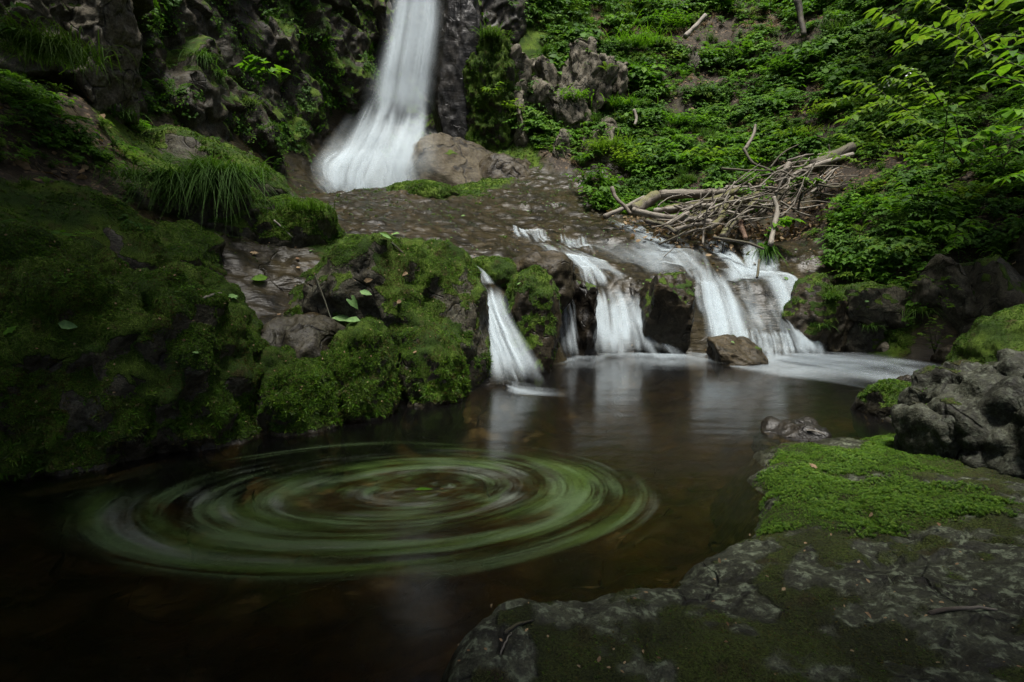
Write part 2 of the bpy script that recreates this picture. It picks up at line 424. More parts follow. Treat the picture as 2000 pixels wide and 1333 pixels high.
# ------------------------------------------------------------------ the lie of the land: survey points (picture u, v, metres away, class)
# classes: b pool bed, w wet rock, r dry rock, m mossy rock, s leafy soil
S = """
950 565 6.55 w;1000 735 6.0 w;1040 545 7.6 w;1040 722 6.9 w;1100 565 8.4 w;1110 697 8.05 w;1150 555 8.9 w;1200 558 9.0 w;1200 690 8.5 w;1260 555 9.1 w
1300 555 9.2 w;1300 690 8.5 w;1390 560 9.3 w;1400 690 8.55 w;1200 620 8.68 w;1300 620 8.7 w;1400 620 8.85 w
1480 485 10.6 w;1500 540 9.9 w;1440 590 9.2 w;1500 610 9.0 w;1530 683 8.7 w;1470 650 8.8 w;1420 510 10.2 w;1380 480 10.8 w
1200 510 10 w;1100 470 10.6 w;1080 445 11.2 w;1000 440 11.3 w;1200 445 11.3 w;1300 455 11.2 w;1300 500 10.1 w;1350 520 9.8 w;1000 500 9.2 w;900 400 12.3 r;820 380 13 r;700 372 13 r
1100 425 12.2 w;1200 432 12.0 r;1000 415 12.2 r;1400 468 11 w
900 520 7.6 w;870 500 8.0 w;850 470 8.6 r;950 480 8.9 w;1050 500 9.0 w;1030 530 7.9 w;920 440 10.3 r;850 420 11 r;760 400 11.6 r
850 372 13.9 m;1000 385 13.4 r;1100 395 13.0 r;1150 350 14.5 r;1000 325 15.3 m;1100 310 15.5 s;920 355 14.6 m;760 368 14.2 m;1040 350 14.6 r
600 375 12.3 r;650 400 10.8 r;750 430 9.8 r;800 460 8.8 w;700 440 9.2 w;600 430 8.8 r;690 475 7.2 m;560 400 10 r
420 440 6.4 m;300 290 8.0 m;400 325 8.3 m;520 372 8.6 m;560 440 7.5 r;520 440 7.0 r;350 380 6.9 r
200 400 5.0 m;100 450 4.5 m;0 500 4.0 m;300 430 5.9 w;470 480 6.2 r;450 600 5.4 w;560 560 6.0 w;600 660 4.95 w;100 250 6.6 s;0 200 6.0 s;0 330 5.0 s;150 350 5.7 s;230 230 8 s
430 700 5.0 w;530 640 5.2 w;480 540 5.8 w
1560 560 9.1 w;1600 640 8.95 w;1650 680 8.9 m;1550 490 10.4 r;1700 650 8.75 m;1750 570 8.8 s;1850 560 8.4 s;1900 640 8.3 r;1900 690 8.35 r;2000 600 7.8 r;2000 480 8.1 s
1700 480 9.7 s;1850 440 9.3 s;1620 430 11.4 s;1700 380 11.3 s;1900 300 11 s;2000 300 10.2 s;1650 300 13 s;1800 150 14 s;2000 100 13 s;1700 0 17.5 s;2000 0 15.5 s;1550 470 11.6 s
1200 405 13.2 s;1300 405 13.2 s;1400 390 13.0 s;1480 400 12.3 s;1500 350 13.2 s;1560 330 13.0 s;1300 300 15.3 s;1450 250 16 s;1200 250 16.4 s;1050 200 17 s;1250 100 19 s;1450 100 18.6 s;1000 100 18.2 m;1000 0 19.5 s;1300 0 21.5 s;1500 0 21 s;1600 150 16.5 s
930 200 16.9 m;930 290 16.2 m
"""
ctrl = []; cls = []
for ln in S.replace('\n', ';').split(';'):
    if ln.strip():
        u, v, Y, k = ln.split(); ctrl.append(P(float(u), float(v), float(Y))); cls.append(k)
for x, y, z, k in [(-.5, 3, -.5, 'b'), (.5, 4.5, -.5, 'b'), (1.5, 6, -.42, 'b'), (3, 7, -.38, 'b'), (-1.5, 2.5, -.5, 'b'), (-.8, 1.5, -.5, 'b'), (-2, 1, -.4, 'b'),
                   (4.5, 7.4, -.3, 'b'), (6, 7.4, -.3, 'b'), (0, 2.2, -.4, 'b'), (.7, 2.8, -.35, 'b'), (1.2, 3.6, -.28, 'b'), (2.6, 5, -.25, 'b'), (.3, 6.3, -.4, 'b'), (0, 1.5, -.3, 'b'),
                   (-2.6, 2.6, -.25, 'w'), (-2.3, 3.3, -.2, 'w'), (-1.6, 4.2, -.2, 'w'), (-1.0, 4.9, -.2, 'w'), (-.4, 5.5, -.2, 'w'), (2.2, 8.1, -.3, 'b'), (3.6, 8.1, -.3, 'b'), (1, 7.4, -.35, 'b'),
                   (-3.4, 3.4, .5, 'm'), (-4.2, 2.2, .9, 'm'), (-3.6, 1.2, .2, 'm'), (-5, 0, 1.4, 's'), (-4, -3, .8, 's'), (0, -1, -.2, 'b'), (0, -4, .3, 's'), (4, -4, .8, 's'),
                   (8, 7.1, -.3, 'b'), (10, 6.4, -.3, 'b'), (13, 5.2, -.3, 'b'), (4.6, 4.9, -.15, 'r'), (3, 3, -.12, 'r'), (1.5, 2, -.2, 'r'), (1, .8, -.15, 'r'), (2, .8, -.05, 'r'), (3.5, 1.6, 0., 'r'),
                   (5.6, 3.6, .3, 's'), (6.5, 2, 1.0, 's'), (10, 3.2, 1.5, 's'), (12, 8.5, 3., 's'), (15, 7.5, 4, 's'), (8.9, 8.4, .9, 'r'), (9.5, 9.5, 2.3, 's'), (14, 0, 5, 's'), (13, 13, 7, 's'), (18, 18, 14, 's'), (24, 10, 12, 's'), (25, 0, 11, 's'),
                   (-3.4, 15.3, 3.3, 'w'), (-2.4, 15.2, 3.35, 'w'), (-1.4, 15.2, 3.6, 'w'), (-3, 16.5, 3.3, 'w'), (-2, 17.5, 5.5, 'w'), (-4.2, 14.3, 3.2, 'w'), (-5, 13, 3.2, 'r'), (-6, 10.8, 3.4, 's'), (-7, 8.8, 3.7, 's'), (-8, 7, 4., 's'),
                   (-9, 9, 6, 's'), (-8, 12, 7, 's'), (-7, 15, 8, 's'), (-5, 18, 9, 's'), (-2, 20, 10, 's'), (-12, 4, 8, 's'), (-14, 10, 13, 's'), (-20, 5, 15, 's'), (-12, -3, 6, 's'), (-20, -8, 12, 's'), (-12, 22, 15, 's'), (0, 27, 16, 's'), (8, 30, 20, 's'), (15, 28, 19, 's'), (22, 32, 25, 's'), (-25, 30, 26, 's'), (35, 20, 22, 's'), (0, 45, 32, 's'), (20, 50, 36, 's'), (-10, -12, 3, 's'), (8, -12, 2.5, 's'), (25, -12, 10, 's'), (35, 45, 38, 's')]:
    ctrl.append(np.array([x, y, z], float)); cls.append(k)
ctrl = np.array(ctrl)
def _phi(A, B, c=.35):
    return np.sqrt(((A[:, None, :] - B[None, :, :]) ** 2).sum(-1) + c * c)
_n = len(ctrl)
_A = np.zeros((_n + 3, _n + 3)); _A[:_n, :_n] = _phi(ctrl[:, :2], ctrl[:, :2]) - np.eye(_n) * .02
_A[:_n, _n] = 1; _A[:_n, _n + 1:] = ctrl[:, :2]; _A[_n:, :_n] = _A[:_n, _n:].T
_w = np.linalg.solve(_A, np.concatenate([ctrl[:, 2], [0, 0, 0]]))
CL = {k: np.array([1.0 if c == k else 0 for c in cls]) for k in 'bwrms'}
def classes(x, y):
    x = np.atleast_1d(x); y = np.atleast_1d(y)
    out = {k: np.zeros(len(x)) for k in CL}
    for i in range(0, len(x), 40000):
        q = np.stack([x[i:i + 40000], y[i:i + 40000]], 1)
        W = 1 / (((q[:, None, :] - ctrl[None, :, :2]) ** 2).sum(-1) + .02) ** 2.5
        W /= W.sum(1)[:, None]
        for k in CL: out[k][i:i + 40000] = W @ CL[k]
    return out
def Hbase(x, y):
    x = np.atleast_1d(x); y = np.atleast_1d(y); r = np.zeros(len(x))
    for i in range(0, len(x), 40000):
        q = np.stack([x[i:i + 40000], y[i:i + 40000]], 1)
        r[i:i + 40000] = _phi(q, ctrl[:, :2]) @ _w[:_n] + _w[_n] + q @ _w[_n + 1:]
    return r
def Hfull(x, y, cl=None):
    x = np.atleast_1d(np.asarray(x, float)); y = np.atleast_1d(np.asarray(y, float))
    h = Hbase(x, y)
    if cl is None: cl = classes(x, y)
    p = np.stack([x, y, h * .9], 1)
    rock = cl['w'] + cl['r'] + cl['m'] * .8
    # strata-like ledges that dip to the right, broken by noise
    q = np.stack([x * .34 + .3 * h, y * 1.7 - .45 * x, h * 2.2], 1)
    led = ridged(q * 1.1, 4, 5) - .55
    h = h + rock * ((.13 - .02 * sst(6.5, 8.5, y)) * led + .012 * (ridged(q * np.array([2.2, 3.6, 3.]), 3, 15) - .5) + .07 * fbm(p * 2.3, 4, 21) + .02 * fbm(p * 9, 3, 33))
    h = h + cl['s'] * (.22 * fbm(p * .9, 4, 41) + .10 * ridged(p * 2.4, 3, 52)) + cl['b'] * .06 * fbm(p * 3, 4, 61)
    # blocky steps of bare rock in the leafy slopes
    cr, ce = cells(np.stack([x * 1.1 + .2 * y, y * .8 - .3 * x], 1), 71)
    return h + cl['s'] * .32 * (cr - .5) * sst(.0, .25, ce)
xs = np.concatenate([np.linspace(-30, -13.2, 16), np.linspace(-13, 17, 640), np.linspace(17.3, 40, 18)])
ys = np.concatenate([np.linspace(-14, .5, 18), np.arange(.6, 9.6, .034), np.arange(9.6, 16, .05), np.arange(16, 25, .085), np.linspace(25.2, 55, 24)])
X, Y_ = np.meshgrid(xs, ys)
cl = classes(X.ravel(), Y_.ravel())
Z = Hfull(X.ravel(), Y_.ravel(), cl)
V = np.stack([X.ravel(), Y_.ravel(), Z], 1)
FC = gridfaces(len(ys), len(xs))
nrm = normals(V, FC)
wet = np.clip(cl['w'] + cl['b'] + 1.0 * cl['r'], 0, 1)
mossA = np.clip(cl['m'] * 1.1 + cl['r'] * .36 + cl['w'] * .14 + cl['s'] * .25, 0, 1) * sst(-.1, .5, nrm[:, 2])
soilA = np.clip(cl['s'] * 1.1 + cl['r'] * .05, 0, 1) * sst(.35, .75, nrm[:, 2]) + cl['b'] * .0
ground = link('ground', mesh('ground', V, FC, M['terrain'], attrs={'moss': mossA, 'wet': wet, 'soil': soilA}))
tag(ground, 'rocky stream bed and leafy gorge slopes', None, kind='structure')
ZG = Z.reshape(len(ys), len(xs))
def H(x, y):
    """bilinear height of the built ground mesh"""
    x = np.atleast_1d(np.asarray(x, float)); y = np.atleast_1d(np.asarray(y, float))
    i = np.clip(np.searchsorted(xs, x) - 1, 0, len(xs) - 2); j = np.clip(np.searchsorted(ys, y) - 1, 0, len(ys) - 2)
    fx = np.clip((x - xs[i]) / (xs[i + 1] - xs[i]), 0, 1); fy = np.clip((y - ys[j]) / (ys[j + 1] - ys[j]), 0, 1)
    return (ZG[j, i] * (1 - fx) + ZG[j, i + 1] * fx) * (1 - fy) + (ZG[j + 1, i] * (1 - fx) + ZG[j + 1, i + 1] * fx) * fy
def HN(x, y, e=.12):
    dx = (H(x + e, y) - H(x - e, y)) / (2 * e); dy = (H(x, y + e) - H(x, y - e)) / (2 * e)
    n = np.stack([-dx, -dy, np.ones_like(dx)], 1); return n / np.linalg.norm(n, axis=1)[:, None]
def hit(u, v, y0=1.2, y1=30):
    """where the sight line through picture point u, v meets the ground"""
    Ys = np.linspace(y0, y1, 1500)
    d = FW + np.array([1, 0, 0]) * (u - 1000) / F + UP * (666.5 - v) / F
    p = np.array([0, 0, CAMZ]) + d[None, :] * (Ys / d[1])[:, None]
    g = np.nonzero(p[:, 2] < H(p[:, 0], p[:, 1]))[0]
    return p[g[0]] if len(g) else p[-1]

# water of the pool
wx = np.linspace(-9, 16, 60); wy = np.linspace(-6, 9.6, 50)
WX, WY = np.meshgrid(wx, wy)
water = link('water', mesh('water', np.stack([WX.ravel(), WY.ravel(), np.zeros(WX.size)], 1), gridfaces(50, 60), M['water']))
tag(water, 'dark brown clear pool below the cascades', None, kind='structure')

# ------------------------------------------------------------------ boulders
import bmesh
_ico = {}
def ico(sub):
    if sub not in _ico:
        bm = bmesh.new(); bmesh.ops.create_icosphere(bm, subdivisions=sub, radius=1.0)
        bm.verts.ensure_lookup_table()
        v = np.array([x.co[:] for x in bm.verts]); f = np.array([[q.index for q in t.verts] for t in bm.faces]); bm.free()
        _ico[sub] = (v, f)
    return _ico[sub]
BV = {}
def boulder(name, label, c, r, mat, seed, rz=0., tilt=(0, 0), sub=5, k=2.4, amp=.16, rough=.035, facets=0, moss=(.1, .6, 1.0), wet=0.0, cat='boulder', knob=0., kscale=5.5, group=None, mossn=.35, wetline=None):
    d, f = ico(sub)
    rr = 1 / (np.abs(d) ** k).sum(1) ** (1 / k)
    rr = rr * (1 + amp * fbm(d * 1.4 + seed * 3.7, 4, seed))
    v = d * rr[:, None]
    if facets:
        g = np.random.default_rng(seed)
        for _ in range(facets):
            n = g.normal(size=3); n /= np.linalg.norm(n); dd = g.uniform(.6, .85)
            t = np.maximum(0, v @ n - dd); v = v - t[:, None] * n * .92
    v = v * np.array(r)
    R = rotz(rz) @ rotx(tilt[0]) @ roty(tilt[1])
    v = v @ R.T
    n = normals(v, f)
    pw = v + np.array(c)
    v = v + n * (rough * fbm(pw * 5, 4, seed + 9) + rough * 1.2 * (ridged(pw * 3.1, 3, seed + 3) - .45))[:, None]
    if knob:
        cr, ce = cells(pw * kscale + .12 * np.stack([fbm(pw * 2, 2, 5), fbm(pw * 2, 2, 6), fbm(pw * 2, 2, 7)], 1), seed + 2)
        v = v + n * (knob * ((sst(0, .5, ce) - .5 + .6 * (cr - .5)) if np.ndim(kscale) == 0 else (.8 * (cr - .5) - .55 * (1 - sst(.02, .16, ce)))))[:, None]
    n = normals(v, f)
    pw = v + np.array(c)
    lo, hi, mx = moss
    m = sst(lo, hi, n[:, 2] + mossn * fbm(pw * 1.7, 3, seed + 31) * 2) * mx
    wt = np.full(len(v), wet)
    if wetline is not None: wt = np.maximum(wt, 1 - sst(wetline * .4, wetline, pw[:, 2] + .05 * fbm(pw * 3, 3, 3)))
    m = m * (1 - .9 * (1 - sst(.0, .06, pw[:, 2])))
    o = link(name, mesh(name, v, f, mat, attrs={'moss': m, 'wet': wt, 'soil': np.zeros(len(v))}), loc=c)
    tag(o, label, cat, group)
    BV[o.name] = (v, f, n, m)
    return o
def bo(name, label, uv0, uv1, Y, ry, mat, seed, sink=.15, **kw):
    """boulder filling the picture box uv0-uv1 at distance Y, extra depth ry"""
    a = P(uv0[0], uv1[1], Y); b_ = P(uv1[0], uv0[1], Y)
    zc = (a[2] + b_[2]) / 2; rx = (b_[0] - a[0]) / 2; rz_ = (b_[2] - a[2]) / 2
    return boulder(name, label, ((a[0] + b_[0]) / 2, Y + ry * .55, zc - sink), (rx, ry, rz_ + sink), mat, seed, **kw)
B = {}
# left bank
B['bigL'] = bo('boulder', 'huge round moss covered boulder at the waterline, left of the wet gully', (105, 535), (440, 915), 3.55, .75, M['bank'], 11, sink=.28, k=2.5, amp=.24, rough=.06, sub=6, moss=(-.55, .05, 1.), wetline=.12)
B['farL'] = bo('boulder', 'dark moss covered boulder at the left edge above the pool', (-190, 480), (225, 965), 3.15, .8, M['bank'], 12, sink=.3, k=2.4, amp=.28, rough=.06, sub=6, moss=(-.5, .1, 1.), wetline=.15)
B['upL'] = bo('boulder', 'broad mossy rock behind the huge round boulder on the left bank', (-80, 390), (330, 640), 5.0, .95, M['bank'], 13, sink=.3, k=2.8, amp=.22, rough=.07, sub=6, tilt=(0, .3), moss=(-.05, .45, 1.), wet=.3)
B['midL'] = bo('boulder', 'dark angular mossy rock wedged above the wet gully', (270, 420), (390, 545), 5.3, .5, M['bank'], 14, sink=.2, k=3.2, sub=5, facets=6, moss=(-.2, .4, 1.), wet=.3)
B['lowB'] = bo('boulder', 'low moss cushion boulder at the waterline below bare grey rock', (452, 700), (650, 850), 3.95, .45, M['bank'], 15, sink=.25, k=2.5, amp=.22, sub=6, moss=(-.4, .1, 1.), wetline=.1)
B['greyB'] = bo('boulder', 'bare wet grey rock between two moss cushions', (500, 625), (660, 760), 4.45, .5, M['bank'], 16, sink=.2, k=2.6, amp=.15, sub=5, moss=(.75, 1.3, .7), wet=.75)
B['colC'] = bo('boulder', 'upright oval moss boulder at the waterline with a green leaf on top', (640, 636), (756, 812), 4.3, .38, M['bank'], 17, sink=.2, k=2.5, amp=.14, sub=6, moss=(-.4, .1, 1.), wetline=.1)
B['domD'] = bo('boulder', 'rounded bright moss boulder at the waterline under the big moss dome', (768, 640), (900, 785), 4.9, .42, M['bank'], 18, sink=.22, k=2.4, amp=.14, sub=6, moss=(-.4, .1, 1.), wetline=.1)
B['domE'] = bo('boulder', 'big moss dome left of the leftmost cascade, strewn with fallen leaves', (545, 470), (955, 800), 5.75, 1.15, M['bank'], 19, sink=.25, k=2.5, amp=.2, rough=.06, sub=6, tilt=(0, .1), moss=(-.1, .4, 1.), wetline=.1)
B['edgeE'] = bo('boulder', 'dark wet rock with moss edge beside the leftmost cascade', (860, 555), (958, 765), 5.85, .5, M['bank'], 20, sink=.15, k=2.8, amp=.15, sub=5, moss=(-.1, .5, .9), wet=.6)
B['grassL'] = bo('boulder', 'mossy ledge rock under the big drooping grass tuft', (440, 385), (640, 490), 6.9, .7, M['bank'], 21, sink=.2, k=2.7, amp=.2, sub=5, moss=(-.3, .3, 1.), wet=.2)
B['ridge'] = bo('boulder', 'long mossy ridge rock sloping down in front of the left cliff', (215, 262), (560, 420), 8.1, .6, M['bank'], 22, sink=.2, k=2.4, amp=.2, sub=5, tilt=(0, .42), moss=(-.1, .45, 1.), wet=.2)
B['ledge'] = bo('boulder', 'dark mossy ledge rock from which the big grass tuft hangs', (255, 338), (500, 470), 6.55, .55, M['bank'], 51, sink=.15, k=3.0, amp=.2, rough=.06, sub=6, tilt=(0, .12), moss=(.1, .6, 1.), wet=.3)
B['butt'] = bo('boulder', 'pale grey leaning rock slab in the top left corner above the dark grass', (95, -120), (232, 205), 7.4, .5, M['grey'], 49, sink=.2, k=5, amp=.1, sub=6, facets=7, rough=.07, tilt=(.05, .22), moss=(.35, .9, .9))
B['butt2'] = bo('boulder', 'brown mossy rock column at the left edge beside the pale leaning slab', (-40, -120), (105, 110), 7.0, .5, M['bank'], 50, sink=.2, k=4, amp=.12, sub=6, facets=5, rough=.07, tilt=(.05, .15), moss=(.0, .7, .9))
# cascade rocks
B['pillar'] = bo('boulder', 'upright mossy rock pillar right of the leftmost cascade', (978, 530), (1092, 735), 6.7, .5, M['wetrock'], 23, sink=.12, k=2.9, amp=.13, sub=6, tilt=(-.1, .1), moss=(-.35, .35, 1.), wet=.75)
B['greyG'] = bo('boulder', 'wet grey rounded rock behind the mossy pillar', (985, 490), (1125, 575), 7.7, .6, M['wetrock'], 24, sink=.15, k=2.7, sub=5, moss=(.6, 1.3, .6), wet=.8)
B['mossG'] = bo('boulder', 'small dark moss cushion beside the top of the leftmost cascade', (905, 500), (1010, 560), 7.3, .4, M['wetrock'], 25, sink=.12, k=2.5, sub=5, moss=(-.4, .2, 1.), wet=.6)
B['darkH'] = bo('boulder', 'black dripping rock between the thin cascade and the middle cascade', (1118, 555), (1178, 700), 8.05, .5, M['black'], 26, sink=.1, k=3.2, sub=5, facets=4, moss=(.4, 1.1, .8), wet=1.)
B['rockI'] = bo('boulder', 'large dark wet rock between the middle cascade and the right cascade', (1240, 542), (1378, 705), 8.15, .55, M['wetrock'], 27, sink=.1, k=3.0, amp=.2, sub=6, facets=5, moss=(.3, .95, .8), wet=.9)
B['boulderJ'] = bo('boulder', 'lone dark brown boulder standing in the pool at the foot of the cascades', (1384, 663), (1504, 712), 7.35, .36, M['wetrock'], 28, sink=.12, k=3.4, amp=.12, sub=5, facets=4, moss=(.75, 1.3, .6), wet=.75)
B['bankK'] = bo('boulder', 'brown wet rock with moss patch right of the right cascade', (1535, 545), (1680, 705), 8.75, .7, M['wetrock'], 29, sink=.12, k=2.4, amp=.18, sub=6, moss=(.05, .6, 1.), wet=.6, tilt=(0, .25))
# right bank
B['rb1'] = bo('boulder', 'mossy ledge block hanging over a dark hollow on the right bank', (1660, 555), (1800, 640), 8.45, .5, M['bank'], 30, sink=.0, k=4, sub=5, facets=7, moss=(.1, .6, 1.))
B['rb2'] = bo('boulder', 'grey wedge shaped rock with a pale face in the right bank', (1785, 535), (1838, 625), 8.2, .35, M['bank'], 31, sink=.05, k=4, sub=5, facets=8, moss=(.5, .9, .8))
B['rb3'] = bo('boulder', 'tall dark split rock slab standing in the right bank', (1850, 505), (1905, 685), 7.9, .4, M['bank'], 32, sink=.05, k=4, sub=5, facets=7, tilt=(0, -.18), moss=(.5, .9, .8))
B['rb4'] = bo('boulder', 'dark blocky rock buttress at the right edge under a mossy ledge', (1895, 500), (2080, 700), 7.6, .7, M['bank'], 33, sink=.1, k=4, sub=5, facets=9, moss=(.4, .8, 1.))
B['rb5'] = bo('boulder', 'low moss cushion at the waterline of the right bank', (1745, 635), (1865, 712), 8.2, .4, M['bank'], 34, sink=.12, k=2.4, sub=5, moss=(-.6, .0, 1.), wetline=.08)
B['rb6'] = bo('boulder', 'dark mossy rock face at the waterline beside the small grass tufts', (1640, 620), (1770, 700), 8.65, .4, M['bank'], 35, sink=.1, k=3, sub=5, facets=4, moss=(.2, .8, .9), wet=.3)
B['white'] = bo('rock', 'small pale angular stone at the waterline of the right bank', (1720, 668), (1738, 686), 8.3, .1, M['grey'], 36, sink=.04, k=4, sub=3, facets=5, moss=(2, 3, 0), cat='rock')
B['orange'] = bo('rock', 'rusty orange broken rock in the narrow outflow', (1838, 676), (1880, 704), 7.6, .16, M['tan'], 37, sink=.06, k=3, sub=4, facets=5, moss=(2, 3, 0), wet=.4, cat='rock')
# right foreground
B['rf1'] = bo('boulder', 'sloping moss covered boulder at the right edge beyond the outflow', (1965, 610), (2290, 790), 4.7, .7, M['bank'], 38, sink=.15, k=2.3, amp=.12, sub=6, tilt=(0, -.2), moss=(-.7, -.1, 1.))
B['rf2'] = bo('boulder', 'low rock with bright moss cap at the edge of the outflow', (1715, 758), (1875, 822), 4.25, .32, M['bank'], 39, sink=.12, k=2.5, amp=.15, sub=5, moss=(.2, .75, 1.), wetline=.12)
B['rf3'] = bo('boulder', 'small wet glistening stone in the white outflow', (1760, 738), (1828, 790), 4.75, .2, M['wetrock'], 40, sink=.08, k=2.5, sub=5, moss=(2, 3, 0), wet=1.)
B['rf4'] = bo('boulder', 'knobbly grey boulder with crusty lichen at the right edge', (1950, 722), (2430, 1060), 2.6, .65, M['knob'], 41, sink=.12, k=2.5, amp=.16, sub=6, knob=.05, rough=.05, moss=(.55, 1.2, .75))
B['rf5'] = bo('boulder', 'small dark knob of rock beside the knobbly grey boulder', (1800, 800), (1880, 885), 2.95, .18, M['knob'], 42, sink=.08, k=2.6, sub=5, knob=.02, rough=.03, moss=(.7, 1.2, .5))
B['rf6'] = bo('boulder', 'flat wet black rock in the water at the edge of the bright moss', (1495, 835), (1640, 885), 3.75, .22, M['black'], 43, sink=.06, k=2.5, sub=5, moss=(2, 3, 0), wet=1.)
# round the main fall
B['tan'] = bo('boulder', 'tan rounded rock with black cracks right of the main waterfall', (772, 252), (990, 500), 14.7, 1.0, M['tan'], 44, sink=.2, k=2.8, facets=3, rough=.03, amp=.08, sub=6, tilt=(0, .1), moss=(.75, 1.3, .6), wet=.15)
B['tan2'] = bo('boulder', 'orange brown wet rock sloping beside the tan rounded rock', (890, 292), (1050, 470), 15.0, 1.0, M['tan'], 45, sink=.2, k=2.3, amp=.1, sub=6, tilt=(0, .5), rough=.03, moss=(.5, 1.1, .7), wet=.75)
B['wetb'] = bo('boulder', 'tall black wet rock face right of the main waterfall', (826, -80), (940, 290), 16.0, .9, M['black'], 46, sink=.3, k=2.6, amp=.34, sub=6, facets=9, rough=.03, moss=(.8, 1.3, .4), wet=1.)
B['mossw'] = bo('boulder', 'bright mossy rock face between the black wet rock and the grey outcrop', (900, 70), (1000, 310), 16.1, .8, M['bank'], 47, sink=.3, k=2.3, amp=.4, sub=6, rough=.09, moss=(-.8, .0, 1.))
B['mossp'] = bo('boulder', 'flat mossy hump on the rock shelf below the main waterfall', (735, 350), (900, 400), 13.2, .8, M['bank'], 48, sink=.2, k=2.3, amp=.1, sub=5, moss=(-.5, .1, 1.))
# grey outcrop on the hillside: each block its own rock
oc = [((945, 85), (1010, 175), 16.2, 'rounded grey brown outcrop block nearest the waterfall'), ((985, 130), (1025, 205), 16.0, 'narrow grey outcrop block with vertical cracks'),
      ((1030, 125), (1065, 195), 16.2, 'grey outcrop block in the middle of the rock row'), ((1060, 110), (1100, 165), 16.6, 'short grey outcrop block under a grass tuft'),
      ((1095, 95), (1135, 180), 16.4, 'brown grey leaning outcrop block'), ((1120, 78), (1165, 145), 16.5, 'pale grey jointed block at the top right of the outcrop'),
      ((1150, 112), (1175, 165), 16.4, 'small pale block right of the jointed block'), ((1095, 160), (1160, 200), 16.0, 'row of upright grey slabs below the jointed block'),
      ((1190, 120), (1212, 165), 16.8, 'thin pale slab standing in grass right of the outcrop'), ((1190, 212), (1222, 245), 15.6, 'pale square rock on the slope below the outcrop'),
      ((1150, 240), (1200, 280), 15.2, 'rounded grey rock on the slope above the mossy shelf'), ((1100, 245), (1125, 285), 15.2, 'small upright rock at the edge of the bushes'),
      ((1330, 82), (1350, 102), 18.0, 'small white stone high on the hillside'), ((1010, 205), (1045, 262), 15.9, 'dark cracked block at the foot of the outcrop')]
OC = []
for i, (a, b_, Yb, lb) in enumerate(oc):
    OC.append(bo('rock', lb, (a[0] - 12, a[1] - 4), (b_[0] + 12, b_[1] + 14), Yb + .25, .7, M['grey'], 60 + i, sink=.5, k=7, amp=.14, sub=5, facets=8, knob=.11, kscale=np.array([2.4, 2.4, 1.5]), rough=.04, moss=(.55, 1.0, .8), cat='rock', tilt=(.22, .12 * (-1) ** i), rz=.5 * (-1) ** i))

# ------------------------------------------------------------------ foreground slab: a fine height field of its own
SL = """
850 1340 0;870 1290 0;930 1225 0;1000 1190 0;1200 1170 0;1350 1108 0;1420 1075 0;1470 1040 .0;1478 1000 .0;1462 940 0;1470 890 0;1520 868 0;1640 858 0;1760 830 .0
1000 1333 .045;1250 1333 .07;1500 1333 .10;1750 1333 .12;2000 1333 .15;2200 1333 .18;1100 1230 .05;1300 1230 .075;1500 1210 .10;1750 1200 .12;2000 1180 .15;2250 1150 .2;1500 1110 .08;1420 1130 .055
1700 1100 .12;1900 1080 .15;2100 1050 .2;1530 1030 .06;1640 1000 .09;1800 1010 .12;1520 950 .06;1530 900 .05;1620 930 .08;1750 920 .11;1850 930 .11;1700 870 .06;1800 850 .07;1620 875 .04;1900 880 .10;2050 930 .12
"""
sp = []
for ln in SL.replace('\n', ';').split(';'):
    if ln.strip():
        u, v, z = map(float, ln.split()); sp.append(PZ(u, v, z))
sp = np.array(sp)
ext = []
for u, v in [(790, 1333), (840, 1250), (960, 1150), (1180, 1125), (1320, 1060), (1400, 1030), (1420, 990), (1410, 930), (1420, 870), (1520, 835), (1660, 830), (1800, 800)]:
    q = PZ(u, v, 0); q[2] = -.28; ext.append(q)
sp = np.vstack([sp, ext, [[2.6, .4, .25], [1., .3, .1], [0, .3, 0], [3.6, 2.2, .22], [3.4, 3.6, .1], [3.2, 1.2, .35], [-.4, .9, -.35]]])
ns = len(sp); A2 = np.zeros((ns + 3, ns + 3)); A2[:ns, :ns] = _phi(sp[:, :2], sp[:, :2], .08) - np.eye(ns) * .015
A2[:ns, ns] = 1; A2[:ns, ns + 1:] = sp[:, :2]; A2[ns:, :ns] = A2[:ns, ns:].T
w2 = np.linalg.solve(A2, np.concatenate([sp[:, 2], [0, 0, 0]]))
sx = np.arange(-.5, 3.5, .012); sy = np.arange(.4, 4.0, .012)
SX, SY = np.meshgrid(sx, sy); q = np.stack([SX.ravel(), SY.ravel()], 1)
SZ = np.zeros(len(q))
for i in range(0, len(q), 40000): SZ[i:i + 40000] = _phi(q[i:i + 40000], sp[:, :2], .08) @ w2[:ns] + w2[ns] + q[i:i + 40000] @ w2[ns + 1:]
p3 = np.stack([q[:, 0], q[:, 1], SZ], 1)
lump = fbm(p3 * 3.3, 4, 81)
cr, ce = cells(q * np.array([2.1, 2.6]) + .25 * np.stack([fbm(p3 * 2.2, 2, 88), fbm(p3 * 2.2, 2, 89)], 1), 91)
SZ = SZ + .026 * lump + .010 * fbm(p3 * 14, 3, 83) + .004 * fbm(p3 * 45, 2, 84) - .03 * (1 - sst(0, .07, ce)) * sst(.05, .35, fbm(p3 * 1.1, 2, 85)) + .012 * (cr - .5) + .012 * ridged(p3 * 7, 3, 86)
SVt = np.stack([q[:, 0], q[:, 1], SZ], 1); SF = gridfaces(len(sy), len(sx))
keep = SVt[:, 2] > -.3
SF = SF[keep[SF].all(1)]
nS = normals(SVt, SF)
uS, vS, _ = proj(SVt + 1e-9)
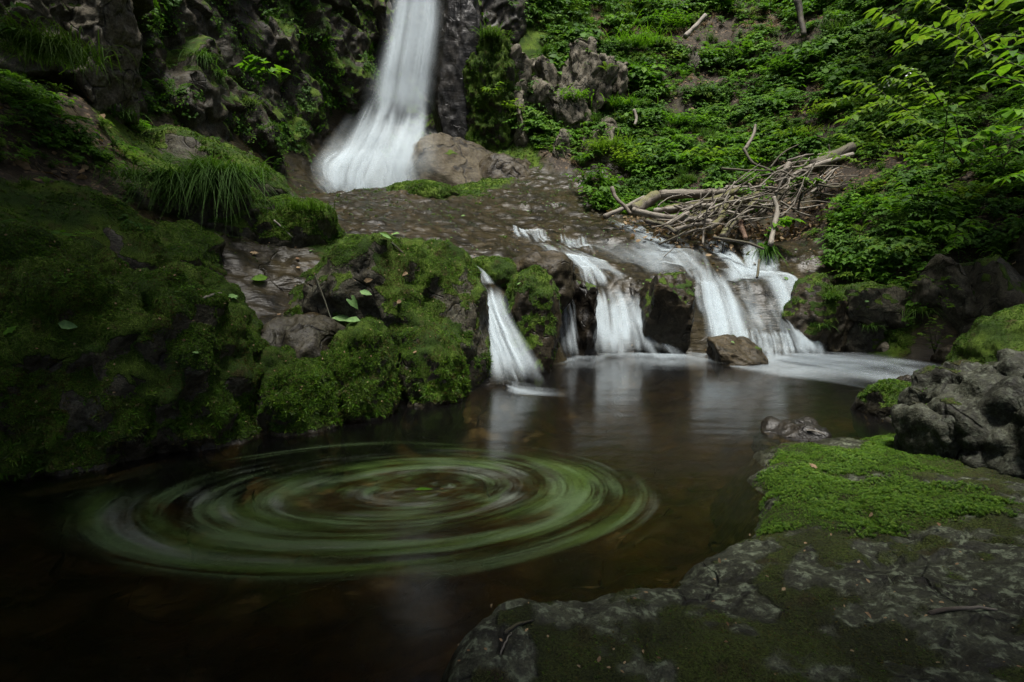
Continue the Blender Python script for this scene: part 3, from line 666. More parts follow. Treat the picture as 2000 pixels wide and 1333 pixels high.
# where the bright moss carpet grows: a patch of the slab in plan
mp_c = np.array([PZ(1560, 950, .07), PZ(1700, 900, .09), PZ(1640, 990, .09), PZ(1790, 860, .08), PZ(1780, 980, .12), PZ(1540, 1010, .06), PZ(1620, 900, .07)])
dm = np.min(np.sqrt(((q[:, None, :] - mp_c[None, :, :2]) ** 2).sum(-1)) / np.array([.28, .38, .33, .33, .3, .2, .3]), 1)
carpet = 1 - sst(.5, 1.35, dm + .3 * fbm(p3 * 4, 3, 95) + .2 * fbm(p3 * 13, 2, 96))
patchy = sst(.0, .6, .8 * fbm(p3 * 2.1, 3, 97) + .7 * fbm(p3 * 8, 3, 99) + .26) * .78 + .06
mossS = np.clip(np.maximum(carpet, patchy), 0, 1)
mossS = mossS * sst(.0, .05, SZ)
wetS = 1 - sst(.02, .07, SZ + .03 * fbm(p3 * 6, 3, 98))
slab = link('rock_slab', mesh('rock_slab', SVt, SF, M['slab'], attrs={'moss': mossS, 'wet': wetS, 'soil': np.zeros(len(q))}))
tag(slab, 'wide flat foreground rock with lichen and a bright moss carpet', 'rock')
BV['rock_slab'] = (SVt, SF, nS, mossS)
SZG = SZ.reshape(len(sy), len(sx))
def HS(x, y):
    i = np.clip(np.round((np.asarray(x) - sx[0]) / .012).astype(int), 0, len(sx) - 1); j = np.clip(np.round((np.asarray(y) - sy[0]) / .012).astype(int), 0, len(sy) - 1)
    return SZG[j, i]

# ------------------------------------------------------------------ cliffs
def cliff(name, label, path, z0, z1, lean, ns_, nz, seed, mossf, wet, mat, blk=.8):
    pth = spline(path, ns_)
    T = np.gradient(pth, axis=0); T /= np.linalg.norm(T, axis=1)[:, None]
    Nn = np.stack([T[:, 1], -T[:, 0]], 1)                 # outward: right-hand side of the path
    L = np.concatenate([[0], np.cumsum(np.linalg.norm(np.diff(pth, axis=0), axis=1))])
    t = np.linspace(0, 1, nz)
    zb = np.interp(np.linspace(0, 1, ns_), np.linspace(0, 1, len(z0)), z0)
    zz = zb[None, :] + (z1 - zb[None, :]) * t[:, None]
    hh = zz - zb[None, :]
    s2 = np.broadcast_to(L[None, :], zz.shape)
    q = np.stack([s2.ravel(), zz.ravel(), np.full(zz.size, seed * 1.7)], 1)
    wq = q + .22 * np.stack([fbm(q * .7, 3, seed), fbm(q * .7, 3, seed + 1), q[:, 0] * 0], 1)
    c1, e1 = cells(np.stack([wq[:, 0] * .75 + .25 * wq[:, 1], wq[:, 1] * .36], 1), seed + 2)
    c2, e2 = cells(np.stack([wq[:, 0] * 1.9 + .3 * wq[:, 1], wq[:, 1] * 1.1], 1), seed + 3)
    d = 1.15 * blk * (c1 - .5) * sst(0, .05, e1) + .5 * blk * (c2 - .5) * sst(0, .05, e2) + .2 * fbm(q * .8, 4, seed + 4) + .07 * fbm(q * 4, 4, seed + 5) - .1 * (1 - sst(0, .08, e1))
    d = d.reshape(zz.shape) - lean * hh
    Vc = np.stack([pth[None, :, 0] + Nn[None, :, 0] * d, pth[None, :, 1] + Nn[None, :, 1] * d, zz], -1).reshape(-1, 3)
    Fq = gridfaces(nz, ns_)
    n = normals(Vc, Fq)
    m = sst(.15, .9, n[:, 2] + .8 * fbm(q * .9, 3, seed + 7) + mossf) * .9
    o = link(name, mesh(name, Vc, Fq, mat, attrs={'moss': m, 'wet': np.full(len(Vc), wet), 'soil': np.zeros(len(Vc))}))
    tag(o, label, None, kind='structure')
    BV[o.name] = (Vc, Fq, n, m)
    return o
cliff('cliff', 'dark mossy rock cliff left of the main waterfall', [(-11.5, 3.5), (-9.2, 6.2), (-7.7, 8.3), (-6.7, 10), (-6.0, 12), (-5.2, 14), (-4.6, 15.4), (-4.1, 16.4), (-3.3, 17.1)], [3., 3.2, 3.2, 3, 2.9, 2.8, 2.8, 2.8, 3], 17, .10, 420, 300, 3, .05, .25, M['cliff'])
cliff('cliff', 'black wet rock wall behind the main waterfall', [(-4.6, 17.2), (-3.6, 17.2), (-2.4, 17.0), (-1.6, 16.9), (-.8, 17.2), (.3, 18.2), (1.8, 20)], [3, 3, 3.3, 3.6, 4.2, 5.5, 7], 15, .14, 200, 180, 9, .25, .8, M['cliff'], blk=.6)
# ------------------------------------------------------------------ falling water
def Ps(s): return [P(*map(float, t.split())) for t in s.split(';')]

S1 = strand_mat('water_strand', .42); S5 = strand_mat('fall_body', .25); S2 = strand_mat('water_strand_thin', .26); S3 = strand_mat('water_mist', .16); S4 = strand_mat('water_foam', .15); S6 = strand_mat('outflow_foam', .19)
def strands(name, L, R, n, width, mat, seed, parent, t0=(0, .25), t1=(.8, 1.), drape=None, depth=.08, wand=.06, seg=26, lift=0., fan=1.0, bright=(.25, 1.), edge=.0, tail=.16, clu=0):
    """many soft-edged strands of water running between two edge curves"""
    g = np.random.default_rng(seed)
    Lc = spline(Ps(L), 80); Rc = spline(Ps(R), 80)
    Vs_, Fs_, fd, k0 = [], [], [], 0
    cc = (np.arange(clu) + g.uniform(.15, .85, clu)) / max(clu, 1)
    prof = np.array([-1, -.55, -.2, .2, .55, 1.]); pf = np.array([0, .45, 1, 1, .45, 0.])
    for i in range(n):
        a, b_ = g.uniform(*t0), g.uniform(*t1); t = np.linspace(a, b_, seg)
        s0 = np.clip(.5 + .27 * g.normal(), 0, 1) if tail > .3 else (np.clip(cc[g.integers(0, clu)] + g.normal() * .28 / clu, 0, 1) if clu and g.uniform() < .85 else g.uniform(edge, 1 - edge)); s_ = s0 + wand * (perlin(np.stack([t * 2.2 + i * 7.3, np.full(seg, i * 1.7), np.full(seg, seed * .37)], 1), 3))
        ix = t * 79; j = np.clip(ix.astype(int), 0, 78); f = (ix - j)[:, None]
        l = Lc[j] * (1 - f) + Lc[j + 1] * f; r = Rc[j] * (1 - f) + Rc[j + 1] * f
        c = l + (r - l) * s_[:, None]; ac = (r - l) / (np.linalg.norm(r - l, axis=1)[:, None] + 1e-9)
        w_ = g.uniform(*width) * (.7 + .3 * t / max(b_, 1e-6) * fan) * (1 + .3 * perlin(np.stack([t * 3 + i, t * 0 + 5.1, t * 0 + i * .7], 1), 9))
        Vv = c[:, None, :] + ac[:, None, :] * (prof[None, :] * w_[:, None])[:, :, None]
        Vv = Vv.reshape(-1, 3); off = g.uniform(0, depth); Vv[:, 1] -= off; Vv[:, 2] += lift
        if drape is not None: Vv[:, 2] = np.maximum(Vv[:, 2], H(Vv[:, 0], Vv[:, 1]) + drape + off * .3)
        tt = (t - a) / (b_ - a); fa = sst(0, .22, tt) * sst(0, tail, 1 - tt) * g.uniform(*bright) * (.75 + .5 * perlin(np.stack([tt * 5 + i, tt * 0 + i * 3.1, tt * 0 + 2.2], 1), 4))
        Vs_.append(Vv); Fs_.append(gridfaces(seg, 6) + k0); k0 += len(Vv); fd.append((fa[:, None] * pf[None, :]).ravel())
    o = link(name, mesh(name, np.concatenate(Vs_), np.concatenate(Fs_), mat, attrs={'fade': np.clip(np.concatenate(fd), 0, 1.2)}))
    o['kind'] = 'stuff'; lift_to(o, parent); return o
def lift_to(o, t):
    o.parent = t; o.matrix_parent_inverse = mathutils.Matrix.Translation(t.location).inverted()
wf = thing('waterfall', 'tall white main waterfall fanning out at its foot', 'waterfall', P(740, 365, 15.2))
UL, UR = '788 -70 16.4;778 40 16.1;762 120 15.9;752 180 15.8;744 262 15.65', '850 -70 16.4;848 30 16.1;838 110 15.9;828 180 15.8;816 262 15.65'
strands('upper_fall', UL, UR, 38, (.10, .30), S5, 1, wf, (0, .1), (.93, 1.), depth=.3, wand=.04, clu=4)
strands('upper_fall', UL, UR, 60, (.02, .07), S2, 2, wf, (0, .5), (.6, 1.), depth=.4, wand=.04, clu=6)
strands('upper_fall', UL, UR, 26, (.3, .55), S3, 3, wf, (0, .1), (.9, 1.), depth=.5, wand=.1)
FL, FR_ = '736 188 15.8;704 258 15.4;668 318 15.1;636 395 14.6', '836 190 15.75;827 260 15.4;812 314 15.1;790 395 14.6'
strands('lower_fan', FL, FR_, 60, (.10, .34), S5, 4, wf, (0, .2), (.85, 1.1), depth=.35, wand=.08)
strands('lower_fan', FL, FR_, 80, (.02, .08), S2, 5, wf, (0, .6), (.7, 1.1), depth=.45, wand=.06, clu=8)
strands('lower_fan', '690 280 15.2;664 302 15.0;640 328 14.8;636 392 14.3', '745 280 15.2;725 310 15.0;712 340 14.8;715 392 14.3', 34, (.04, .14), S1, 6, wf, (0, .3), (.8, 1.1), depth=.2, wand=.1)
strands('mist', '700 225 15.2;660 290 14.8;625 340 14.4;615 400 14.2', '835 225 15.2;835 290 14.8;830 340 14.4;825 400 14.2', 40, (.3, .7), S3, 7, wf, (0, .4), (.6, 1.1), depth=.4, wand=.15)

def cascade(label, loc, parts):
    t = thing('cascade', label, 'waterfall', loc)
    for i, (nm, L, R, n, width, mat, kw) in enumerate(parts): strands(nm, L, R, n, width, mat, abs(int(loc[0] * 10)) + 31 * i, t, **kw)
    return t
RUN = dict(drape=.02, depth=.03, t0=(0, .5), t1=(.5, 1.), wand=.10)
FOAM = dict(lift=.012, depth=.02, t0=(0, .25), t1=(.35, 1.), wand=.12, seg=22, tail=.65)
cascade('leftmost narrow cascade beside the mossy rock pillar', P(1000, 745, 6), [
    ('veil', '926 552 6.6;942 590 6.3;950 640 6.1;964 690 5.95;972 752 5.75', '974 552 6.6;984 600 6.3;1008 650 6.1;1034 700 5.95;1066 755 5.7', 26, (.03, .10), S1, dict(wand=.1, t0=(0, .1))),
    ('veil', '936 556 6.5;944 590 6.25;950 640 6.05;964 690 5.9;972 755 5.7', '960 556 6.5;968 600 6.25;990 650 6.05;1015 700 5.9;1045 755 5.65', 24, (.02, .05), S1, dict(wand=.1, t0=(0, .4), t1=(.5, 1.))),
    ('run_in', '850 500 8.2;885 512 7.7;915 540 7.1;937 563 6.5', '905 497 8.2;935 512 7.7;955 540 7.1;968 563 6.5', 22, (.03, .10), S2, RUN),
    ('foot_foam', '985 738 6.0;1005 745 5.85;1060 752 5.65;1150 762 5.4', '985 768 5.35;1020 778 5.15;1090 782 5.05;1180 776 5.15', 30, (.05, .16), S4, FOAM)])
cascade('thin cascade between the mossy pillar and black dripping rock', P(1110, 700, 7.9), [
    ('veil', '1072 560 8.15;1080 590 8.0;1088 640 7.8;1100 706 7.6', '1106 560 8.15;1118 590 8.0;1126 640 7.8;1140 706 7.6', 16, (.02, .07), S2, dict(wand=.12)),
    ('foot_foam', '1085 698 8.0;1080 708 7.4;1070 722 6.8', '1190 690 8.1;1180 702 7.5;1150 718 6.9', 22, (.08, .2), S4, FOAM)])
G = dict(wand=.12, t0=(0, .35), t1=(.75, 1.), drape=.012, depth=.06)
cascade('middle cascade of white strands under the wet rock dome', P(1230, 690, 8.5), [
    ('veil', '1140 552 8.9;1150 590 8.55;1158 640 8.3;1168 702 8.0', '1180 554 8.9;1190 590 8.55;1196 640 8.3;1206 702 8.0', 20, (.04, .12), S1, G),
    ('veil', '1184 552 8.95;1194 600 8.55;1198 650 8.25;1194 704 8.0', '1222 556 8.95;1236 600 8.55;1246 650 8.25;1254 704 8.0', 20, (.04, .12), S1, G),
    ('veil', '1224 560 8.95;1238 610 8.5;1254 655 8.25;1278 705 8.0', '1262 564 8.95;1276 610 8.5;1298 655 8.25;1340 706 8.0', 20, (.04, .12), S1, G),
    ('veil', '1140 552 8.9;1152 590 8.6;1160 640 8.35;1170 700 8.05', '1270 556 9.0;1282 590 8.65;1300 640 8.4;1330 702 8.05', 22, (.05, .14), S3, G),
    ('run_in', '1010 474 10.3;1070 498 9.75;1122 526 9.2;1142 560 8.8', '1100 478 10.4;1155 500 9.8;1205 528 9.3;1240 562 8.9', 44, (.04, .13), S2, RUN),
    ('run_in', '1040 480 10.2;1095 504 9.65;1136 532 9.15;1150 566 8.78', '1085 482 10.2;1130 502 9.7;1170 528 9.2;1188 564 8.8', 26, (.03, .08), S1, RUN),
    ('upper_step', '1003 450 11.0;1005 468 10.55;1018 492 10.2', '1062 456 11.0;1068 476 10.55;1088 498 10.2', 34, (.02, .055), S1, dict(drape=.03, depth=.06, wand=.04, t0=(0, .2), t1=(.5, 1.))),
    ('upper_step', '1094 468 10.9;1098 484 10.5;1106 505 10.15', '1144 474 10.9;1148 489 10.5;1165 508 10.15', 26, (.02, .055), S1, dict(drape=.03, depth=.06, wand=.04, t0=(0, .2), t1=(.5, 1.))),
    ('run_in', '1166 432 12.0;1222 456 11.2;1300 505 10.1;1345 560 9.3', '1200 430 12.0;1262 456 11.2;1345 505 10.2;1385 562 9.4', 26, (.04, .13), S2, RUN),
    ('run_in', '1100 462 10.9;1170 485 10.3;1240 520 9.7;1290 555 9.2', '1320 455 11.2;1350 480 10.7;1380 520 9.9;1390 560 9.4', 34, (.10, .30), S3, RUN),
    ('run_in', '1340 470 10.9;1358 520 9.9;1362 580 9.1;1380 640 8.7', '1362 470 10.9;1384 520 9.9;1396 580 9.1;1402 640 8.7', 16, (.02, .06), S2, RUN),
    ('foot_foam', '1155 688 8.5;1165 694 8.0;1180 706 7.4;1230 722 6.7', '1390 688 8.5;1400 694 8.0;1420 708 7.3;1440 728 6.5', 60, (.10, .30), S4, dict(FOAM, t1=(.35, .9)))])
cascade('broad bright cascade on the right that feeds the outflow', P(1470, 690, 8.5), [
    ('veil', '1342 514 9.9;1362 556 9.35;1376 606 8.9;1384 650 8.6;1386 704 8.1', '1402 514 9.95;1424 562 9.4;1442 610 8.95;1450 650 8.65;1458 706 8.15', 44, (.05, .16), S1, dict(G, drape=.02)),
    ('veil', '1342 514 9.9;1362 556 9.35;1376 606 8.9;1384 650 8.6;1386 704 8.1', '1402 514 9.95;1424 562 9.4;1442 610 8.95;1450 650 8.65;1458 706 8.15', 20, (.02, .06), S1, dict(G, drape=.04, clu=6)),
    ('veil', '1410 540 9.8;1432 580 9.25;1448 620 8.85;1452 670 8.5', '1490 552 9.75;1520 600 9.1;1545 640 8.7;1556 680 8.4', 24, (.05, .16), S3, dict(G, drape=.03)),
    ('veil', '1468 545 9.85;1508 580 9.25;1540 622 8.8;1556 660 8.5;1562 706 8.15', '1512 540 9.95;1552 580 9.3;1580 622 8.85;1594 660 8.55;1610 708 8.15', 40, (.05, .14), S1, dict(G, drape=.03)),
    ('fringe', '1448 634 8.85;1452 662 8.55;1456 706 8.1', '1556 640 8.75;1568 668 8.5;1580 708 8.15', 46, (.02, .06), S1, dict(G, drape=.04, wand=.03, t0=(0, .2), clu=9)),
    ('ledge_pool', '1408 532 10.0;1420 548 9.8;1428 566 9.55', '1522 530 10.05;1516 548 9.8;1528 574 9.45', 30, (.10, .24), S5, dict(G, drape=.03)),
    ('upper_step', '1446 476 10.85;1454 508 10.35;1460 552 9.75', '1490 476 10.85;1506 508 10.35;1520 550 9.75', 34, (.04, .10), S1, dict(G, drape=.03)),
    ('upper_step', '1362 466 11;1392 494 10.5;1424 530 10;1446 562 9.6', '1396 464 11;1430 494 10.5;1466 530 10;1500 562 9.7', 30, (.03, .10), S1, dict(G, drape=.03)),
    ('foot_foam', '1365 690 8.4;1395 706 7.7;1490 724 6.8;1610 748 5.95;1760 785 5.0', '1590 686 8.5;1660 692 8.2;1760 705 7.4;1860 728 6.4;1950 755 5.5', 110, (.12, .36), S6, dict(FOAM, t0=(0, .5), t1=(.35, 1.), wand=.06)),
    ('foot_foam', '1490 690 8.4;1540 704 7.7;1640 722 6.9;1780 752 5.9', '1590 688 8.5;1650 695 8.1;1750 708 7.3;1860 732 6.4', 60, (.10, .26), S6, dict(FOAM, t0=(0, .3), t1=(.5, 1.), wand=.06))])
cascade('faint white foam line along the foot of the huge mossy boulders', PZ(300, 900, 0), [
    ('foam_line', '-30 985 2.66;60 962 2.78;220 930 3.02;330 900 3.3;415 862 3.72', '0 992 2.62;80 972 2.74;235 942 2.94;345 910 3.22;425 872 3.62', 20, (.015, .04), S4, dict(FOAM, t0=(0, .6), t1=(.4, 1.), wand=.3))])

# ------------------------------------------------------------------ floating scum carried round by the eddy
def swirl_mat():
    m, nt = newmat('swirling_scum'); b = NB(nt)
    pol = b.attr('polar', 'Vector'); fade = b.attr('fade')
    s1 = b.noise(b.mapping(pol, (9., .7, .7)), 1., 3, .55, .15)
    s2 = b.noise(b.mapping(pol, (34., 1.0, 1.0), loc=(3, 5, 1)), 1., 4, .65, .1)
    s3 = b.noise(b.mapping(pol, (120., 1.8, 1.8), loc=(7, 2, 4)), 1., 3, .6)
    s = b.math('ADD', b.math('MULTIPLY', s1, .32), b.math('ADD', b.math('MULTIPLY', s2, .40), b.math('MULTIPLY', s3, .28)))
    a = b.mr(b.math('ADD', s, b.math('MULTIPLY', b.math('SUBTRACT', fade, .42), .34)), .44, .72)
    a = b.math('MULTIPLY', a, b.mr(fade, .03, .7))
    hue = b.noise(b.mapping(pol, (11., .8, .8), loc=(9, 1, 7)), 1., 2, .5)
    col = b.mix(b.mr(hue, .33, .46), (.17, .195, .155), (.095, .145, .065))
    col = b.mix(b.mr(hue, .48, .62), col, (.06, .10, .025))
    d = b.n('ShaderNodeBsdfDiffuse'); b.l(col, d.inputs[0])
    tr = b.n('ShaderNodeBsdfTransparent')
    mx = b.n('ShaderNodeMixShader'); b.l(b.math('MULTIPLY', a, .6), mx.inputs[0]); b.l(tr.outputs[0], mx.inputs[1]); b.l(d.outputs[0], mx.inputs[2])
    b.out(mx.outputs[0]); return m
c0 = PZ(850, 957, 0); c1_ = np.array([-.78, 2.78, 0])
nr, na = 90, 160
R_ = np.linspace(0.02, 1, nr); TH = np.linspace(0, 2 * pi, na)
RR, TT = np.meshgrid(R_, TH, indexing='ij')
cx = c0[0] + (c1_[0] - c0[0]) * RR; cy = c0[1] + (c1_[1] - c0[1]) * RR
vx = cx + RR * 1.8 * np.cos(TT); vy = cy + RR * 1.2 * np.sin(TT)
Vs = np.stack([vx.ravel(), vy.ravel(), np.full(vx.size, .006)], 1)
pol = np.stack([(RR + .05 * np.cos(TT - .6) * RR + .03 * np.cos(2 * TT + 1)).ravel(), np.cos(TT).ravel(), np.sin(TT).ravel()], 1)
# the scum gathers on the near side and in the outer band
env = sst(0, .5, 1 - RR) * (.70 + .10 * np.exp(-((RR - .78) / .16) ** 2) + .42 * np.exp(-((RR - .62) / .2) ** 2) * sst(.2, -.9, np.sin(TT)) + .2 * np.exp(-((RR - .85) / .1) ** 2) * sst(0, 1, np.cos(TT)))
env = env * (.72 + .55 * fbm(np.stack([RR.ravel() * 5, 1.1 * np.cos(TT).ravel(), 1.1 * np.sin(TT).ravel()], 1), 3, 7).reshape(RR.shape))
env = env * (1 - .55 * sst(.3, .95, np.sin(TT)) * sst(.5, .9, RR)) * sst(0, .1, RR + .05)
foam = link('foam_swirl', mesh('foam_swirl', Vs, gridfaces(nr, na), swirl_mat(), attrs={'polar': pol, 'fade': env.ravel()}))
tag(foam, 'pale green scum drawn into rings on the turning pool', 'foam')
# ------------------------------------------------------------------ leaf and plant shapes
M['moss1'] = leaf_mat('moss_fronds', (.032, .082, .005), (.058, .132, .007), (.088, .15, .011), trans=.3, rough=.6, spec=.2)
M['moss2'] = leaf_mat('moss_fronds_dark', (.020, .040, .006), (.040, .066, .008), (.06, .055, .016), trans=.3, rough=.6, spec=.2)
M['moss3'] = leaf_mat('moss_carpet', (.036, .085, .008), (.070, .15, .012), (.11, .18, .02), trans=.3, rough=.55, spec=.2)
M['leaf'] = leaf_mat('leaf_green', (.044, .120, .009), (.074, .182, .011), (.118, .245, .015), trans=.44)
M['leafd'] = leaf_mat('leaf_dark', (.030, .082, .011), (.046, .115, .012), (.070, .155, .015), trans=.4)
M['leafy'] = leaf_mat('leaf_yellow_green', (.075, .15, .014), (.10, .19, .018), (.135, .21, .025), trans=.5)
M['grass'] = leaf_mat('grass_blade', (.030, .075, .010), (.045, .105, .013), (.075, .13, .02), trans=.35, rough=.65, spec=.15)
M['dry'] = leaf_mat('dry_leaf', (.16, .11, .065), (.25, .18, .11), (.10, .055, .03), trans=.15, rough=.7, spec=.15)
M['fresh'] = leaf_mat('fallen_green_leaf', (.12, .24, .07), (.16, .28, .10), (.10, .2, .05), trans=.25)
M['stem'] = wood_mat('plant_stem', (.05, .045, .02), (.035, .05, .015), (.06, .04, .02))
M['drift'] = wood_mat('driftwood', (.17, .15, .12), (.31, .28, .235), (.10, .08, .06))
M['driftm'] = wood_mat('driftwood_mossy', (.14, .12, .095), (.22, .19, .15), (.08, .065, .045), moss=.8)
M['bark'] = wood_mat('bark', (.05, .042, .033), (.085, .07, .055), (.035, .03, .024), moss=.3)
M['rot'] = wood_mat('rotten_wood', (.11, .06, .033), (.15, .085, .05), (.06, .035, .022))

def leafV(L, W, droop=.2, fold=.18, serr=0):
    t = np.array([.28, .64]); w = np.array([.92, .78]) * W / 2
    z = lambda s: -droop * L * s * s + .05 * L
    v = [(0, 0, 0)]
    for s, ww in zip(t, w):
        v += [(s * L, ww, z(s) + fold * ww), (s * L, 0, z(s)), (s * L, -ww, z(s) + fold * ww)]
    v.append((L, 0, z(1.)))
    tri = [(0, 2, 1), (0, 3, 2), (1, 2, 5), (1, 5, 4), (2, 3, 6), (2, 6, 5), (4, 5, 7), (5, 6, 7)]
    return np.array(v), np.array(tri)
def lobedV(L, W):
    """palmate lobed leaf"""
    a = np.radians([-150, -120, -95, -70, -45, -22, 0, 22, 45, 70, 95, 120, 150]); r = np.array([.45, .7, .5, .85, .6, .95, .7, .95, .6, .85, .5, .7, .45])
    r = np.array([.35, .62, .42, .8, .55, .9, 1.0, .9, .55, .8, .42, .62, .35])
    v = [(0, 0, 0)] + [(L * .45 + L * .55 * rr * cos(t), W * .55 * rr * sin(t), .05 * L - .12 * L * rr) for t, rr in zip(a, r)]
    v.append((L * .45, 0, .04 * L)); c = len(v) - 1
    tri = [(c, i, i + 1) for i in range(1, 13)] + [(c, 13, 0), (c, 0, 1)]
    return np.array(v), np.array(tri)
def put(mb, vt, R, p, s=1.0): mb.add((vt[0] * s) @ R.T + p, vt[1])
def dirR(az, el=0., roll=0.): return rotz(az) @ roty(-el) @ rotx(roll)
def stemline(mb, pts, r0, r1, n=5, k=3): tube(mb, spline(pts, n), np.linspace(r0, r1, n), k, cap=False)

def proto_herb(seed, kind):
    g = np.random.default_rng(seed); mb = MB()
    if kind == 'tri':
        lf = leafV(.34, .24, .25)
        for i in range(11):
            az = g.uniform(0, 2 * pi); out = g.uniform(.15, .75); h = g.uniform(.35, .8)
            tip = np.array([out * cos(az), out * sin(az), h])
            stemline(mb, [(0, 0, 0), tip * np.array([.3, .3, .7]), tip], .012, .007, 4)
            for da in (-1.15, 0, 1.15): put(mb, lf, dirR(az + da + g.normal() * .15, g.normal() * .2 - .05, g.normal() * .25), tip, g.uniform(.75, 1.1))
    elif kind == 'opp':
        lf = leafV(.36, .17, .3)
        for i in range(6):
            az = g.uniform(0, 2 * pi); ln = g.uniform(.6, 1.1); lean = g.uniform(.15, .7)
            pts = spline([(0, 0, 0), (lean * .4 * cos(az), lean * .4 * sin(az), ln * .55), (lean * cos(az), lean * sin(az), ln * .85)], 7)
            tube(mb, pts, np.linspace(.014, .006, 7), 3, cap=False)
            for j in range(2, 7):
                for sg in (0, pi): put(mb, lf, dirR(az + pi / 2 + sg + g.normal() * .35, g.normal() * .2 + .05, g.normal() * .2), pts[j], g.uniform(.7, 1.0) * (1.1 - j * .07))
            put(mb, lf, dirR(az, .1), pts[-1], .8)
    elif kind == 'spray':
        lf = leafV(.17, .10, .2)
        for i in range(9):
            az = g.uniform(0, 2 * pi); ln = g.uniform(.5, 1.05); h = g.uniform(.25, .6)
            pts = spline([(0, 0, 0), (ln * .45 * cos(az), ln * .45 * sin(az), h), (ln * cos(az), ln * sin(az), h * .9)], 9)
            tube(mb, pts, np.linspace(.012, .004, 9), 3, cap=False)
            for j in range(2, 9):
                for sg in (-1, 1): put(mb, lf, dirR(az + sg * 1.1 + g.normal() * .2, g.normal() * .15, g.normal() * .2), pts[j], g.uniform(.75, 1.1))
    elif kind == 'round':
        lf = lobedV(.32, .34)
        for i in range(10):
            az = g.uniform(0, 2 * pi); out = g.uniform(.1, .75); h = g.uniform(.15, .6)
            tip = np.array([out * cos(az), out * sin(az), h])
            stemline(mb, [(0, 0, 0), tip * np.array([.4, .4, .8]), tip], .010, .006, 4)
            put(mb, lf, dirR(az + g.normal() * .5, g.normal() * .2 - .1, g.normal() * .2), tip, g.uniform(.7, 1.1))
    elif kind == 'small':
        lf = leafV(.16, .13, .1)
        for i in range(26):
            az = g.uniform(0, 2 * pi); out = math.sqrt(g.uniform(0, 1)) * .7; h = g.uniform(.05, .35)
            put(mb, lf, dirR(g.uniform(0, 2 * pi), g.normal() * .25, g.normal() * .25), np.array([out * cos(az), out * sin(az), h]), g.uniform(.7, 1.2))
    return mb
def frond(mb, path, W, n=15, seed=0):
    """pinnate fern frond along a curve"""
    g = np.random.default_rng(seed)
    pts = spline(path, n + 2); tube(mb, pts, np.linspace(.006, .002, n + 2), 3, cap=False)
    T = np.gradient(pts, axis=0); T /= np.linalg.norm(T, axis=1)[:, None]
    for i in range(2, n + 2):
        s = i / (n + 1); w = W * (sin(pi * min(1, s * .85 + .18)) ** .8) * (1.05 - s * .65)
        side = np.cross(T[i], [0, 0, 1]); side /= np.linalg.norm(side) + 1e-9
        up = np.cross(side, T[i])
        wd = np.linalg.norm(pts[1] - pts[0]) * .43
        for sg in (-1, 1):
            d = side * sg * cos(.35) + T[i] * sin(.35); d = d + up * (-.12 + g.normal() * .05)
            a = pts[i]; e = a + d * w
            m_ = a + d * w * .4
            q = T[i] * wd
            mb.add([a - q * .35, a + q * .35, m_ + q * .55 + up * .004, e, m_ - q * .55 + up * .004], [(0, 4, 1), (1, 4, 2), (4, 3, 2)])
def fern_frond_paths(g, n, L, h, spread=2 * pi, az0=0.):
    out = []
    for i in range(n):
        az = az0 + (i / n - .5) * spread + g.normal() * .15; l = L * g.uniform(.75, 1.1); hh = h * g.uniform(.7, 1.2)
        out.append([(0, 0, 0), (l * .35 * cos(az), l * .35 * sin(az), hh * .85), (l * .72 * cos(az), l * .72 * sin(az), hh), (l * cos(az), l * sin(az), hh * .62)])
    return out
def proto_fern(seed):
    g = np.random.default_rng(seed); mb = MB()
    for i, p in enumerate(fern_frond_paths(g, 8, .95, .5)): frond(mb, p, .2, 13, seed + i)
    return mb
def blades(mb, n, L, spread, droop, g, az=None, azw=pi, w=.006, base=.05, lean=.5, segs=4):
    for i in range(n):
        a = g.uniform(0, 2 * pi) if az is None else az + g.normal() * azw
        l = L * g.uniform(.55, 1.1); le = abs(g.normal() * lean) + .1
        b0 = np.array([g.normal() * base, g.normal() * base, 0])
        t = np.linspace(0, 1, segs + 1)
        dr = droop * g.uniform(.5, 1.4)
        r = spread * l * (le * t + .5 * dr * t ** 2 * .6); z = l * (t * (1 - .15 * le) - dr * t ** 2.2)
        px = b0 + np.stack([r * cos(a), r * sin(a), z], 1)
        sd_ = np.array([-sin(a), cos(a), 0]) * w * g.uniform(.7, 1.2)
        wt = (1 - t ** 2)[:, None] * .95 + .05
        V_ = np.vstack([px - sd_ * wt, px + sd_ * wt]); k = segs + 1; j = np.arange(segs)
        mb.add(V_, None, np.stack([j, j + 1, j + 1 + k, j + k], 1))
def proto_grass(seed, n=60, L=1.0, droop=.5, w=.014):
    g = np.random.default_rng(seed); mb = MB(); blades(mb, n, L, 1., droop, g, w=w, base=.1, segs=4); return mb
def proto_moss(seed, n=9, L=1.0, w=.11, flat=.6):
    g = np.random.default_rng(seed); mb = MB()
    for i in range(n):
        a = g.uniform(0, 2 * pi); l = L * g.uniform(.6, 1.15); o = g.uniform(.3, 1.0) * flat
        b0 = np.array([g.normal() * .22, g.normal() * .22, -.15])
        d = np.array([cos(a) * o, sin(a) * o, 1.]); d /= np.linalg.norm(d)
        s = np.array([-sin(a), cos(a), 0]) * w * g.uniform(.8, 1.5)
        e = b0 + d * l + np.array([cos(a), sin(a), -.4]) * .22 * l
        m_ = b0 + d * l * .6
        mb.add([b0, m_ - s, m_ + s, e], [(0, 2, 1), (1, 2, 3)])
    return mb
